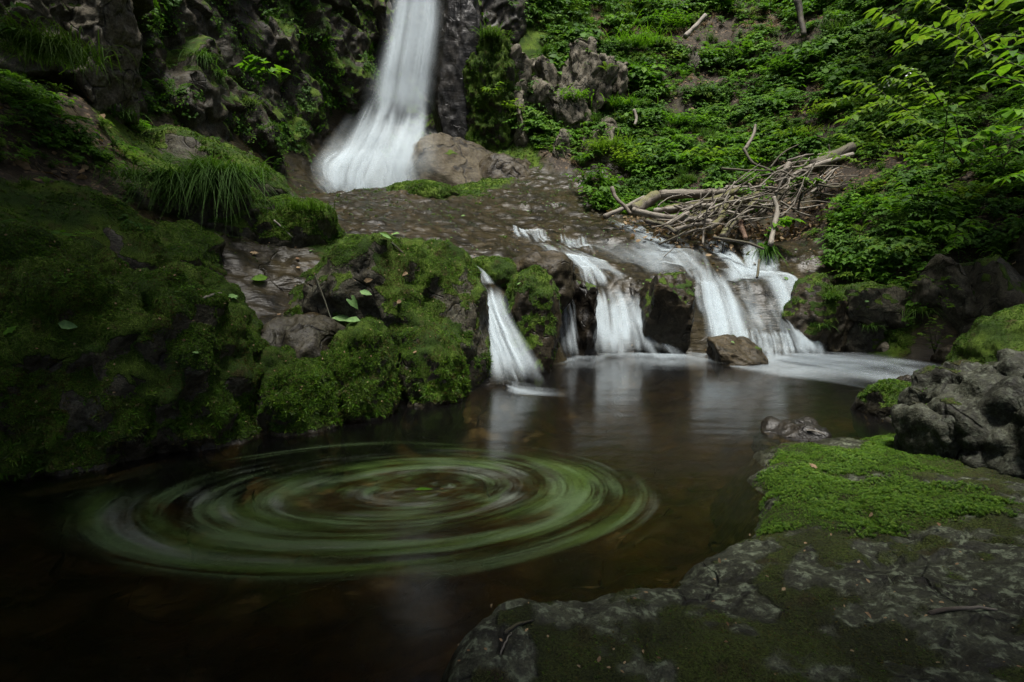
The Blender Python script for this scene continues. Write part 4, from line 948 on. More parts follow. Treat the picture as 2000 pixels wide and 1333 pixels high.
def proto_star(seed, n=12):
    """star moss: whorl of short pointed leaves on a stalk"""
    g = np.random.default_rng(seed); mb = MB()
    for i in range(n):
        a = i * 2.4 + g.normal() * .2; h = .15 + .85 * i / n; o = .5 * (1.15 - .5 * i / n)
        b0 = np.array([0, 0, h * .8]); s = np.array([-sin(a), cos(a), 0]) * .11
        m_ = b0 + np.array([cos(a) * o * .5, sin(a) * o * .5, .12]); e = b0 + np.array([cos(a) * o, sin(a) * o, .16])
        mb.add([b0, m_ - s, m_ + s, e], [(0, 2, 1), (1, 2, 3)])
    return mb
def collect(name, mbs, mats):
    col = bpy.data.collections.new(name)
    for i, (mb, mt) in enumerate(zip(mbs, mats)):
        o = bpy.data.objects.new('%s_%02d' % (name, i), mb.mesh(name, mt)); col.objects.link(o)
    return col
def gn(col):
    ng = bpy.data.node_groups.new('scatter_' + col.name, 'GeometryNodeTree')
    ng.interface.new_socket('Geometry', in_out='INPUT', socket_type='NodeSocketGeometry')
    ng.interface.new_socket('Geometry', in_out='OUTPUT', socket_type='NodeSocketGeometry')
    N = ng.nodes; Lk = ng.links
    gi = N.new('NodeGroupInput'); go = N.new('NodeGroupOutput')
    ip = N.new('GeometryNodeInstanceOnPoints'); ci = N.new('GeometryNodeCollectionInfo')
    ci.inputs['Collection'].default_value = col; ci.inputs['Separate Children'].default_value = True; ci.inputs['Reset Children'].default_value = True
    def na_(nm, t):
        x = N.new('GeometryNodeInputNamedAttribute'); x.data_type = t; x.inputs['Name'].default_value = nm; return x.outputs[0]
    e = N.new('FunctionNodeEulerToRotation')
    Lk.new(na_('rot', 'FLOAT_VECTOR'), e.inputs[0]); Lk.new(e.outputs[0], ip.inputs['Rotation'])
    Lk.new(na_('scl', 'FLOAT'), ip.inputs['Scale']); Lk.new(na_('pick', 'INT'), ip.inputs['Instance Index'])
    ip.inputs['Pick Instance'].default_value = True
    Lk.new(gi.outputs[0], ip.inputs['Points']); Lk.new(ci.outputs[0], ip.inputs['Instance']); Lk.new(ip.outputs[0], go.inputs[0])
    return ng
_gn = {}
def scatter(name, pts, nrm_, scl, col, up=0.0, pick=None, parent=None, seed=1):
    """instances of the shapes in col at pts; up blends the normal towards vertical"""
    g = np.random.default_rng(seed); n = len(pts)
    N_ = nrm_ * (1 - up) + np.array([0, 0, 1.]) * up; N_ /= np.linalg.norm(N_, axis=1)[:, None] + 1e-9
    # euler XYZ of Rz(a) * tilt: rotation taking z to N_, after a random spin
    sp_ = g.uniform(0, 2 * pi, n)
    ref = np.stack([np.cos(sp_), np.sin(sp_), np.zeros(n)], 1)
    Xa = ref - N_ * (ref * N_).sum(1)[:, None]; Xa /= np.linalg.norm(Xa, axis=1)[:, None] + 1e-9
    Ya = np.cross(N_, Xa)
    ey = np.arcsin(np.clip(-Xa[:, 2], -1, 1)); ex = np.arctan2(Ya[:, 2], N_[:, 2]); ez = np.arctan2(Xa[:, 1], Xa[:, 0])
    me = bpy.data.meshes.new(name); me.vertices.add(n); me.vertices.foreach_set('co', np.asarray(pts, np.float32).ravel())
    a = me.attributes.new('rot', 'FLOAT_VECTOR', 'POINT'); a.data.foreach_set('vector', np.stack([ex, ey, ez], 1).astype(np.float32).ravel())
    a = me.attributes.new('scl', 'FLOAT', 'POINT'); a.data.foreach_set('value', np.broadcast_to(scl, n).astype(np.float32))
    k = len(col.objects)
    pk = g.integers(0, k, n) if pick is None else pick
    a = me.attributes.new('pick', 'INT', 'POINT'); a.data.foreach_set('value', pk.astype(np.int32))
    o = link(name, me, parent)
    if col.name not in _gn: _gn[col.name] = gn(col)
    md = o.modifiers.new('scatter', 'NODES'); md.node_group = _gn[col.name]
    o['kind'] = 'stuff'
    return o
def sample(Vv, Ff, n, g, wgt=None):
    t = Ff if Ff.shape[1] == 3 else np.vstack([Ff[:, [0, 1, 2]], Ff[:, [0, 2, 3]]])
    a, b_, c = Vv[t[:, 0]], Vv[t[:, 1]], Vv[t[:, 2]]
    ar = np.linalg.norm(np.cross(b_ - a, c - a), axis=1) / 2
    w_ = ar if wgt is None else ar * wgt[t].mean(1)
    tot = w_.sum()
    n = int(n(tot)) if callable(n) else n
    if n < 1 or tot <= 0: return np.zeros((0, 3)), np.zeros((0, 3))
    i = np.searchsorted(np.cumsum(w_), g.uniform(0, tot, n)).clip(0, len(t) - 1)
    r1 = np.sqrt(g.uniform(size=n)); r2 = g.uniform(size=n)
    p = (1 - r1)[:, None] * a[i] + (r1 * (1 - r2))[:, None] * b_[i] + (r1 * r2)[:, None] * c[i]
    nn = np.cross(b_ - a, c - a)[i]; nn /= np.linalg.norm(nn, axis=1)[:, None] + 1e-12
    return p, nn
def facing(p, n, lim=-.35):
    d = np.array([0, 0, CAMZ]) - p; d /= np.linalg.norm(d, axis=1)[:, None]; return (d * n).sum(1) > lim
def inview(p, mx=220, my=160):
    u, v, dz = proj(p); return (dz > .3) & (u > -mx) & (u < 2000 + mx) & (v > -my) & (v < 1333 + my)

# ------------------------------------------------------------------ moss on the rocks
cm1 = collect('moss_tuft', [proto_moss(i) for i in range(5)] + [proto_moss(i + 9, 7, .8) for i in range(3)], [M['moss1']] * 5 + [M['moss2']] * 3)
cm3 = collect('star_moss', [proto_star(i) for i in range(4)] + [proto_moss(40 + i, 8, .9) for i in range(2)], [M['moss3'], M['moss3'], M['moss1'], M['moss3']] + [M['moss1'], M['moss2']])
def moss_on(o, dens, size, col=cm1, seed=0, thr=.4):
    v, f, n, m = BV[o.name]; v = v + np.array(o.location)
    g = np.random.default_rng(seed + 100)
    mm = np.clip((m + .22 * fbm(v * 5, 3, seed + 5) - thr) / (1 - thr), 0, 1)
    p, nn = sample(v, f, lambda A: A * dens, g, mm)
    if not len(p): return
    k = facing(p, nn) & inview(p) & (p[:, 2] > .005); p, nn = p[k], nn[k]
    big = np.clip(.8 + .8 * fbm(p * 2.7, 2, seed + 8), .45, 1.5)
    s = scatter('moss', p - np.array(o.location), nn, size * big * g.uniform(.7, 1.25, len(p)), col, .25, None, o, seed)
    return s
for i, (k, dens, size) in enumerate([('bigL', 15187, 0.0118), ('farL', 12150, 0.0118), ('upL', 9112, 0.0123), ('midL', 7087, 0.0123), ('lowB', 16200, 0.0129), ('greyB', 2500, .018), ('colC', 16200, 0.0107), ('domD', 15187, 0.0112),
                                     ('domE', 11137, 0.0118), ('edgeE', 6075, 0.0112), ('grassL', 3000, .024), ('ledge', 2500, .024), ('ridge', 1600, .03), ('pillar', 3000, .022), ('mossG', 3000, .022), ('rockI', 900, .022), ('bankK', 1600, .024),
                                     ('rb1', 900, .03), ('rb5', 1500, .028), ('rb6', 900, .028), ('rf1', 4000, .018), ('rf2', 5000, .018), ('mossp', 1300, .035), ('mossw', 700, .045), ('tan2', 300, .03), ('wetb', 300, .03), ('rf4', 2200, .014), ('midL', 20, 0.0112)][:-1]):
    moss_on(B[k], dens, size, seed=200 + i)
# shaggy long moss low on the boulders, dead brown tufts, specks of litter and seedlings on the moss
M['mossd'] = leaf_mat('moss_dead', (.05, .042, .014), (.075, .058, .02), (.045, .05, .012), trans=.3, rough=.7, spec=.1)
cmS = collect('shaggy_moss', [proto_moss(70 + i, 10, 1.3, .09, 1.1) for i in range(4)], [M['moss2'], M['moss1'], M['moss2'], M['moss1']])
cmD = collect('dead_moss', [proto_moss(80 + i, 7, .8, .10, 1.0) for i in range(3)], [M['mossd']] * 3)
cmL = collect('seedling_leaves', [proto_herb(90 + i, 'small') for i in range(2)] + [proto_herb(95, 'round')], [M['leaf'], M['leafd'], M['leaf']])
cmF = collect('leaf_fleck', [(lambda mb: (put(mb, leafV(1., .5 + .15 * i, -.2 + .2 * i, .35 - .2 * i), rotx(.3 * i), np.zeros(3)), mb)[1])(MB()) for i in range(3)], [M['dry']] * 3)
for i, k in enumerate(['bigL', 'farL', 'lowB', 'colC', 'domD', 'domE', 'upL', 'edgeE', 'grassL']):
    o = B[k]; v, f, n, m = BV[o.name]; v = v + np.array(o.location); g = np.random.default_rng(i + 900)
    nz_ = fbm(v * 2.2, 3, 60 + i); low = 1 - sst(.12, .5, v[:, 2])
    for nm, dens, ww, size, col, up in (('shaggy_moss', 1000, m * np.clip(low + .6 * (nz_ - .15), 0, 1), .026, cmS, -.15), ('dead_moss', 3000, np.clip(m, .25, 1) * sst(.12, .4, fbm(v * 3.1, 3, 160 + i)), .014, cmD, .1),
                                        ('leaf_fleck', 60, sst(-.1, .4, n[:, 2]), .014, cmF, .2), ('seedling', 26, m * sst(.1, .4, nz_) * sst(0, .4, n[:, 2]), .05, cmL, .5)):
        p, nn = sample(v, f, lambda A: A * dens, g, ww)
        kk = facing(p, nn) & inview(p) & (p[:, 2] > .01); p, nn = p[kk], nn[kk]
        if len(p) > 3: scatter(nm, p - np.array(o.location) + nn * (.012 if nm == 'leaf_fleck' else 0), nn, size * g.uniform(.6, 1.4, len(p)), col, up, None, o, i + 40)
cmT = collect('thin_moss', [proto_moss(85 + i, 6, .7, .12, 1.1) for i in range(5)], [M['mossd'], M['moss2'], M['moss1'], M['moss2'], M['mossd']])
# the slab: bright carpet and thin patches
g = np.random.default_rng(5)
mo = scatter('moss', *(lambda pn: (pn[0], pn[1], .0125 * np.clip(.9 + .9 * fbm(pn[0] * 5, 3, 3), .4, 2.0) * g.uniform(.7, 1.3, len(pn[0])), cm3))(sample(SVt, SF, lambda A: A * 36000, g, np.clip((carpet + .25 * fbm(p3 * 7, 3, 6) - .35) / .65, 0, 1) * sst(.0, .03, SZ))), .3, None, slab, 31)
mo2 = scatter('moss', *(lambda pn: (pn[0], pn[1], 0.007 * g.uniform(.6, 1.3, len(pn[0])), cmT))(sample(SVt, SF, lambda A: A * 11000, g, np.clip((patchy + .3 * fbm(p3 * 9, 3, 7) - .42), 0, 1) * (1 - carpet) * sst(.0, .04, SZ))), .2, None, slab, 32)

# ------------------------------------------------------------------ ground cover of the slopes
herbs = collect('herb', [proto_herb(1, 'tri'), proto_herb(2, 'opp'), proto_herb(3, 'spray'), proto_herb(4, 'round'), proto_herb(5, 'small'), proto_herb(6, 'spray'), proto_herb(7, 'tri'), proto_fern(8), proto_herb(9, 'small'), proto_grass(10, 70, 1., .45)],
                [M['leaf'], M['leafd'], M['leafy'], M['leaf'], M['leaf'], M['leaf'], M['leafd'], M['leaf'], M['leafd'], M['grass']])
cliffh = collect('cliff_herb', [proto_herb(21, 'small'), proto_herb(22, 'tri'), proto_herb(23, 'round'), proto_herb(24, 'small'), proto_grass(25, 40, 1., .9)], [M['leafd'], M['leafd'], M['leaf'], M['leaf'], M['grass']])
gg = np.random.default_rng(77)
def slope_pts(n, x0, x1, y0, y1, dens, nz=.25):
    x = gg.uniform(x0, x1, n); y = gg.uniform(y0, y1, n)
    z = H(x, y); p = np.stack([x, y, z], 1)
    k = inview(p, 260, 260); x, y, p = x[k], y[k], p[k]
    c = classes(x, y); d = dens(p, c); k = gg.uniform(size=len(x)) < d
    p = p[k]; return p, HN(p[:, 0], p[:, 1])
# hillside behind and right bank; nothing grows through the driftwood
_pl = [P(1200, 420, 11.6)[:2], P(1330, 430, 11.2)[:2], P(1430, 440, 11.2)[:2], P(1520, 400, 11.4)[:2], P(1640, 315, 12.2)[:2]]
def away(p):
    d = np.full(len(p), 9.)
    for a, b_ in zip(_pl[:-1], _pl[1:]):
        ab = b_ - a; t = np.clip(((p[:, :2] - a) @ ab) / (ab @ ab), 0, 1); d = np.minimum(d, np.linalg.norm(p[:, :2] - a - t[:, None] * ab, axis=1))
    return sst(.5, 1.1, d)
hp, hn = slope_pts(130000, -1.5, 17, 8.2, 25, lambda p, c: sst(.35, .75, c['s'] + .15 * c['m']) * np.clip(.42 + 1.0 * fbm(p * .8, 3, 101) + .35 * fbm(p * 2.7, 2, 105), .03, 1.) * np.where((p[:, 1] > 17.2) & (p[:, 0] > 2.5) & (p[:, 0] < 10), .22, .62) * away(p))
far = proj(hp)[2]
hs = np.clip(.32 + .24 * fbm(hp * .9, 2, 103), .16, .62) * gg.uniform(.6, 1.3, len(hp)) * np.clip(.65 + .03 * (far - 8), .65, 1.1)
_sp = fbm(hp * .55, 3, 171); _sq = np.argsort(np.argsort(_sp)) / max(len(hp), 1)
hpick = np.where(gg.uniform(size=len(hp)) < .72, (_sq * 10).astype(int).clip(0, 9), gg.integers(0, 10, len(hp)))
hs = hs * np.where(gg.uniform(size=len(hp)) < .07, 1.7, 1.) * np.array([1., 1.05, 1., 1.1, .8, 1.15, .9, 1.2, .8, 1.1])[hpick]
tag(scatter('ground_cover', hp, hn, hs, herbs, .5, hpick, None, 51), 'dense green herbs and seedlings covering the far hillside and right bank', 'ground cover')
# taller plants on the near right bank
rp, rn = slope_pts(9000, 4.6, 13, 8.3, 12.5, lambda p, c: sst(.3, .7, c['s']) * np.clip(.05 + 1.2 * fbm(p * 1.4, 3, 161), .0, 1.) * .3 * away(p))
tag(scatter('undergrowth', rp, rn, gg.uniform(.22, .45, len(rp)), herbs, .8, gg.choice([0, 1, 2, 3, 5, 7, 1, 3], len(rp)), None, 58), 'taller leafy undergrowth on the near right bank', 'undergrowth')
# left bank soil above the mossy rocks
lp, ln_ = slope_pts(30000, -9, -2.2, 4.2, 12, lambda p, c: sst(.2, .7, c['s'] + .3 * c['m']) * np.clip(.25 + .9 * fbm(p * 1.1, 3, 111), .0, 1) * .5)
tag(scatter('ground_cover', lp, ln_, gg.uniform(.08, .2, len(lp)), herbs, .5, None, None, 52), 'dark sparse herbs on the shaded left bank', 'ground cover')
# plants clinging to the cliff
for nm, dn, sz, lb, sd_ in (('cliff', 62, .17, 'small leafy plants clinging to the left cliff', 53), ('cliff.001', 14, .15, 'sparse plants clinging to the wet wall behind the waterfall', 54)):
    v, f, n, m = BV[nm]
    ww = np.clip(.25 + 1.3 * fbm(v * np.array([.8, .8, .6]), 3, sd_), 0, 1) * sst(13, 8, v[:, 2])
    p, nn = sample(v, f, lambda A: A * dn, gg, ww); nn = -nn if (nn[:, 1].mean() > 0) else nn
    k = inview(p, 200, 200); p, nn = p[k], nn[k]
    tag(scatter('cliff_plants', p, nn, sz * gg.uniform(.5, 1.5, len(p)), cliffh, .35, None, None, sd_), lb, 'cliff plants')
# plants rooted in the joints of the outcrop
for i, o in enumerate(OC):
    v, f, n, m = BV[o.name]; v = v + np.array(o.location)
    p, nn = sample(v, f, lambda A: A * 16, gg, sst(-.2, .5, n[:, 2]) * np.clip(.4 + fbm(v * 1.5, 2, 44), 0, 1)); kk = facing(p, nn, 0.)
    if kk.sum() > 2: scatter('joint_plants', p[kk] - np.array(o.location), nn[kk], gg.uniform(.08, .2, kk.sum()), cliffh, .6, None, o, 300 + i)
# green specks and leaf scraps washed over the wet shelf
fl = collect('green_fleck', [(lambda mb: (put(mb, leafV(1., .6, .1, .2), np.eye(3), np.zeros(3)), mb)[1])(MB()) for i in range(2)] , [M['fresh'], M['dry']])
fp, fn = slope_pts(9000, -5, 6, 6.5, 14.5, lambda p, c: (c['r'] + .6 * c['w'] > .5) * .16)
tag(scatter('leaf_specks', fp + fn * .01, fn, gg.uniform(.018, .05, len(fp)), fl, 0, None, None, 59), 'green specks and leaf scraps strewn over the wet rock shelf', 'leaf scraps')
# leaf litter on the slopes
lit = collect('litter', [(lambda mb: (put(mb, leafV(1., .5 + .1 * i, -.2 + .15 * i, .35 - .2 * i), rotx(.3 * i), np.zeros(3)), mb)[1])(MB()) for i in range(4)], [M['dry']] * 4)
tp, tn = slope_pts(26000, -8, 16, 5, 24, lambda p, c: sst(.4, .8, c['s']) * np.clip(.35 + .9 * fbm(p * .7, 3, 121), .05, 1.))
tag(scatter('leaf_litter', tp + tn * .015, tn + gg.normal(size=tn.shape) * .35, gg.uniform(.05, .13, len(tp)), lit, 0, None, None, 55), 'brown dead leaves littering the slopes', 'leaf litter')

# dead leaves and bark scraps caught in the driftwood
_a = np.array([P(1230, 420, 11.4), P(1330, 432, 11.0), P(1430, 430, 11.0), P(1520, 390, 11.3), P(1640, 315, 12.0)])
_i = gg.integers(0, 4, 900); _t = gg.uniform(size=900)[:, None]
dq = _a[_i] * (1 - _t) + _a[_i + 1] * _t + gg.normal(size=(900, 3)) * np.array([.3, .35, 0]); dq[:, 2] = H(dq[:, 0], dq[:, 1]) + gg.uniform(.01, .22, 900)
tag(scatter('caught_litter', dq, gg.normal(size=dq.shape) + [0, 0, 1.2], gg.uniform(.04, .12, 900), lit, 0, None, None, 60), 'dead leaves and bark scraps caught in the driftwood pile', 'leaf litter')
# dry bamboo grass high on the slope, small moss and seedlings on the mossy ground
drg = collect('dry_grass', [proto_grass(60 + i, 26, 1., .7, .02) for i in range(3)], [M['dry']] * 3)
dp, dn_ = slope_pts(9000, 1.5, 12, 15, 25, lambda p, c: sst(.4, .8, c['s']) * np.clip(.2 + 1.2 * fbm(p * .6, 3, 131), 0, 1) * .55)
tag(scatter('dry_grass', dp, dn_, gg.uniform(.12, .32, len(dp)), drg, .3, None, None, 56), 'straw coloured dead grass among the leaves high on the hillside', 'dry grass')
mp_, mn_ = slope_pts(160000, -9, 8, 4, 17, lambda p, c: sst(.35, .75, c['m'] + .3 * c['r'] + .3 * fbm(p * 2.5, 3, 141)) * .8 * (p[:, 2] > .05))
tag(scatter('moss', mp_, mn_, .035 * gg.uniform(.6, 1.3, len(mp_)) * np.clip(.4 + .06 * mp_[:, 1], .5, 1.2), cm1, .2, None, None, 57), 'thin moss over the rock ledges and shelf', 'moss')
SHADE_TREES = [  # unseen trees, added so their crowns shade the banks and foreground
    ('broadleaf tree leaning over the left bank above the picture', -7.5, 1.5, 8.5, (2.6, 3.0, 1.3), 300, dict(lean=(3.2, .4))),
    ('broadleaf tree behind the camera on the left', -3.5, -4.2, 7.5, (2.8, 2.2, 1.2), 420, dict(lean=(1.2, 3.4))),
    ('broadleaf tree behind the camera on the right', 4.0, -4.6, 7.5, (2.8, 2.0, 1.2), 240, dict(lean=(-.9, 2.9))),
    ('broadleaf tree on the right slope reaching over the outflow', 11.5, 7.0, 6.5, (2.6, 2.2, 1.2), 320, dict(lean=(-3.0, -.6))),
    ('broadleaf tree high on the right slope', 15.0, 13.0, 7.0, (3.0, 2.6, 1.2), 420, dict(lean=(-3.6, -1.2))),
    ('tree on the hilltop above the waterfall', 2.5, 26.5, 9, (4.5, 3.0, 3.5), 700, {}),  # hilltop crowns added to keep low sky off the wet shelf
    ('tree on the hilltop above the outcrop', 9.0, 27.5, 9, (4.5, 3.0, 3.5), 700, {}),
    ('tree on the hilltop above the right slope', 15.5, 24.5, 9, (4.5, 3.5, 3.5), 700, {}),
    ('tree on the clifftop at far left', -12.5, 7.5, 8, (3.5, 3.5, 3.), 700, {}),  # unseen crown added to cut skylight from the left
]
# ------------------------------------------------------------------ single things placed on the ground
bpy.context.view_layer.update()
_solid = [o for o in C.objects if o.type == 'MESH' and o.name in BV or o.name == 'ground']
def cast(u, v):
    """first solid surface on the sight line through picture point u, v -> point, normal"""
    d = FW + np.array([1, 0, 0]) * (u - 1000) / F + UP * (666.5 - v) / F
    d = mathutils.Vector(d).normalized(); o0 = mathutils.Vector((0, 0, CAMZ)); best = None
    for o in _solid:
        okk, loc, nn, _ = o.ray_cast(o0 - o.location, d)
        if okk:
            q = loc + o.location; t = (q - o0).length
            if best is None or t < best[0]: best = (t, np.array(q), np.array(nn))
    if best is None: q = hit(u, v); return q, np.array([0, 0, 1.])
    n = best[2]
    if n @ np.array(d) > 0: n = -n
    return best[1], n
def lift(o, t):
    o.parent = t; o.matrix_parent_inverse = mathutils.Matrix.Translation(t.location).inverted()

# driftwood: every log and branch is a thing of its own
def log(name, label, pts, rpx, mat, seed, k=9, cat='log', group=None, taper=.75, dY=0.):
    pp = np.array([P(u, v, Y + dY) for u, v, Y in pts])
    n = max(8, int(len(pts) * 6))
    path = spline(pp, n)
    path = path + .012 * np.stack([fbm(path * 4 + seed, 2, seed), fbm(path * 4 + seed, 2, seed + 1), fbm(path * 4 + seed, 2, seed + 2)], 1)
    r0 = rpx * pts[0][2] / F
    mb = MB(); tube(mb, path, np.linspace(r0, r0 * taper, n) * (1 + .12 * fbm(path * 6, 2, seed + 5)), k, .16, seed)
    c = path.mean(0); mb.v = [v_ - c for v_ in mb.v]
    o = link(name, mb.mesh(name, mat), loc=c)
    return tag(o, label, cat, group)
D, DM = M['drift'], M['driftm']
LG = [('pale thick log lying at the back of the driftwood pile', [(1288, 381, 12.3), (1380, 378, 12.3), (1470, 373, 12.3)], 9, D),
      ('thick grey log with mossy underside in the middle of the driftwood pile', [(1300, 412, 11.7), (1350, 402, 11.8), (1405, 388, 11.9), (1442, 370, 12.0)], 8.5, DM),
      ('long pale branch along the front of the driftwood pile', [(1236, 411, 11.6), (1285, 422, 11.4), (1345, 428, 11.3), (1405, 436, 11.2)], 6, D),
      ('mossy yellow broken stump at the left end of the driftwood pile', [(1238, 410, 11.9), (1262, 395, 12.0), (1284, 382, 12.1)], 13, DM),
      ('straight brown stick above the long pale branch', [(1278, 413, 11.5), (1330, 406, 11.6), (1395, 401, 11.7)], 5, D),
      ('short grey branch pointing down to the left off the pile', [(1180, 424, 11.7), (1208, 412, 11.8), (1258, 386, 12.0)], 5, D),
      ('forked dry branch sticking up at the left end of the pile', [(1195, 366, 12.0), (1202, 385, 11.9), (1222, 404, 11.8), (1232, 418, 11.7)], 4, D),
      ('dark mossy log slanting through the driftwood pile', [(1350, 428, 11.6), (1410, 408, 11.8), (1460, 388, 12.), (1505, 372, 12.2)], 9, DM),
      ('pale mossy branch slanting down to the water right of the pile', [(1412, 462, 10.95), (1424, 445, 11.1), (1448, 422, 11.3), (1476, 390, 11.6)], 7, DM),
      ('knobbly bent branch in front of the driftwood pile', [(1384, 447, 11.1), (1408, 428, 11.2), (1414, 410, 11.4), (1432, 388, 11.6)], 6, DM),
      ('short white branch resting on the long pale branch', [(1302, 440, 11.15), (1322, 428, 11.2), (1345, 416, 11.3)], 5, D),
      ('white stick under the short white branch', [(1318, 450, 11.0), (1350, 441, 11.1), (1372, 437, 11.2)], 4.5, D),
      ('upright white dead stem in front of the leafy seedling', [(1504, 478, 10.7), (1512, 445, 10.9), (1518, 410, 11.1), (1512, 384, 11.2)], 5, D),
      ('thick grey trunk at the upper right end of the driftwood pile', [(1590, 325, 12.3), (1625, 308, 12.4), (1665, 288, 12.5)], 12, M['bark']),
      ('long bent grey branch at the top of the driftwood pile', [(1532, 356, 12.0), (1560, 338, 12.1), (1600, 322, 12.2), (1665, 302, 12.3)], 6, D),
      ('broken pale stub standing at the top of the pile', [(1526, 360, 11.9), (1530, 342, 11.9), (1541, 320, 12.0)], 7, D),
      ('thin straight pole across the top of the pile', [(1418, 366, 12.1), (1460, 367, 12.1), (1500, 366, 12.1)], 4, D),
      ('dark stick lying along the edge of the wet rock below the pile', [(1262, 432, 11.3), (1295, 440, 11.1), (1320, 455, 10.9)], 4.5, M['bark']),
      ('rusty brown broken board under the driftwood pile', [(1446, 432, 11.2), (1450, 450, 11.1), (1456, 468, 10.95)], 5.5, M['rot']),
      ('thin crooked branch arching above the driftwood pile', [(1452, 290, 12.6), (1470, 318, 12.4), (1498, 330, 12.3), (1530, 345, 12.1)], 2.5, M['bark']),
      ('slender dark branch lying along the top of the right cascade', [(1392, 464, 10.8), (1430, 470, 10.7), (1462, 476, 10.6), (1492, 487, 10.5)], 3, M['bark']),
      ('dead pale stick caught in the top of the right cascade', [(1478, 542, 9.55), (1480, 525, 9.65), (1484, 508, 9.8)], 2.5, M['bark']),
      ('dead pale branch leaning on the hillside high above the pile', [(1338, 72, 18), (1355, 55, 18.1), (1378, 30, 18.3)], 5, D),
      ('dead mossy sapling trunk on the upper hillside', [(1556, 0, 17.5), (1563, 30, 17.4), (1570, 70, 17.2)], 6, M['bark']),
      ('small dead branch lying on the slope above the pile', [(1455, 292, 13.9), (1470, 268, 14.1), (1476, 245, 14.3)], 3.5, D),
      ('pale broken stick on the slope right of the outcrop', [(1238, 215, 15.8), (1243, 230, 15.7), (1240, 245, 15.6)], 3, D)]
for i, (lb, pts, r, mt) in enumerate(LG):
    log('branch' if r < 5.5 else 'log', lb, pts, r, mt, 300 + i, cat='branch' if r < 5.5 else 'log', dY=-.6 if 1180 <= pts[0][0] <= 1700 and pts[0][1] > 270 else 0)
g = np.random.default_rng(31)
for i in range(170):
    s = g.uniform(0, 1) ** .8
    cu = 1300 + 330 * s + g.normal() * 18; cv = 436 - 100 * s ** 1.3 + g.normal() * 20
    ang = g.normal(-.42, .45); L = g.uniform(25, 95)
    Yc = 10.7 + 1.0 * (440 - cv) / 110 - g.uniform(0, .45)
    du, dv = L / 2 * cos(ang), L / 2 * sin(ang)
    pts = [(cu - du, cv - dv, Yc + g.normal() * .1), (cu + g.normal() * 5, cv + g.normal() * 5, Yc), (cu + du, cv + dv, Yc + g.normal() * .1)]
    log('twig', 'thin dry grey twig tangled in the driftwood pile', pts, g.uniform(1.0, 2.8), D if g.uniform() < .75 else M['bark'], 500 + i, k=5, cat='twig', group='twigs tangled in the driftwood pile', taper=.5)

# twigs on the rocks
def rod(label, a, b_, rpx, mat, seed, cat='twig'):
    A, _ = cast(*a); Bq, _ = cast(*b_); mid = (A + Bq) / 2 + np.array([0, 0, .012])
    r = rpx * A[1] / F; path = spline([A + [0, 0, r * .6], mid, Bq + [0, 0, r * .6]], 9); path += .0012 * g.normal(size=path.shape)
    mb = MB(); tube(mb, path, np.linspace(r, r * .6, 9), 6, .2, seed); c = path.mean(0); mb.v = [v_ - c for v_ in mb.v]
    tag(link('twig', mb.mesh('twig', mat), loc=c), label, cat)
rod('short dark twig at the tip of the foreground slab', (985, 1240), (1042, 1214), 4, M['bark'], 1)
rod('thin pale twig below the short dark twig on the slab', (978, 1280), (1000, 1238), 2, D, 2)
rod('pale stick lying on the slab at the right edge', (1815, 1200), (1945, 1192), 4.5, D, 3)
rod('long thin stalk lying across the big moss dome', (616, 540), (648, 628), 1.6, M['stem'], 4)
rod('pale short stick on the wet rock beside the huge boulder', (398, 585), (432, 575), 3.5, D, 5)
rod('pale bent straw on the ledge below the grass tuft', (535, 432), (572, 466), 2.2, D, 6)
rod('brown twig on the bright moss of the big dome', (614, 537), (626, 551), 2.4, M['rot'], 7)
rod('thin white twig on the flat wet black rock', (1576, 842), (1612, 851), 1.8, D, 8)
rod('thin reed stalk by the fallen pair of leaves on the dome', (765, 475), (802, 512), 1.6, M['stem'], 9)

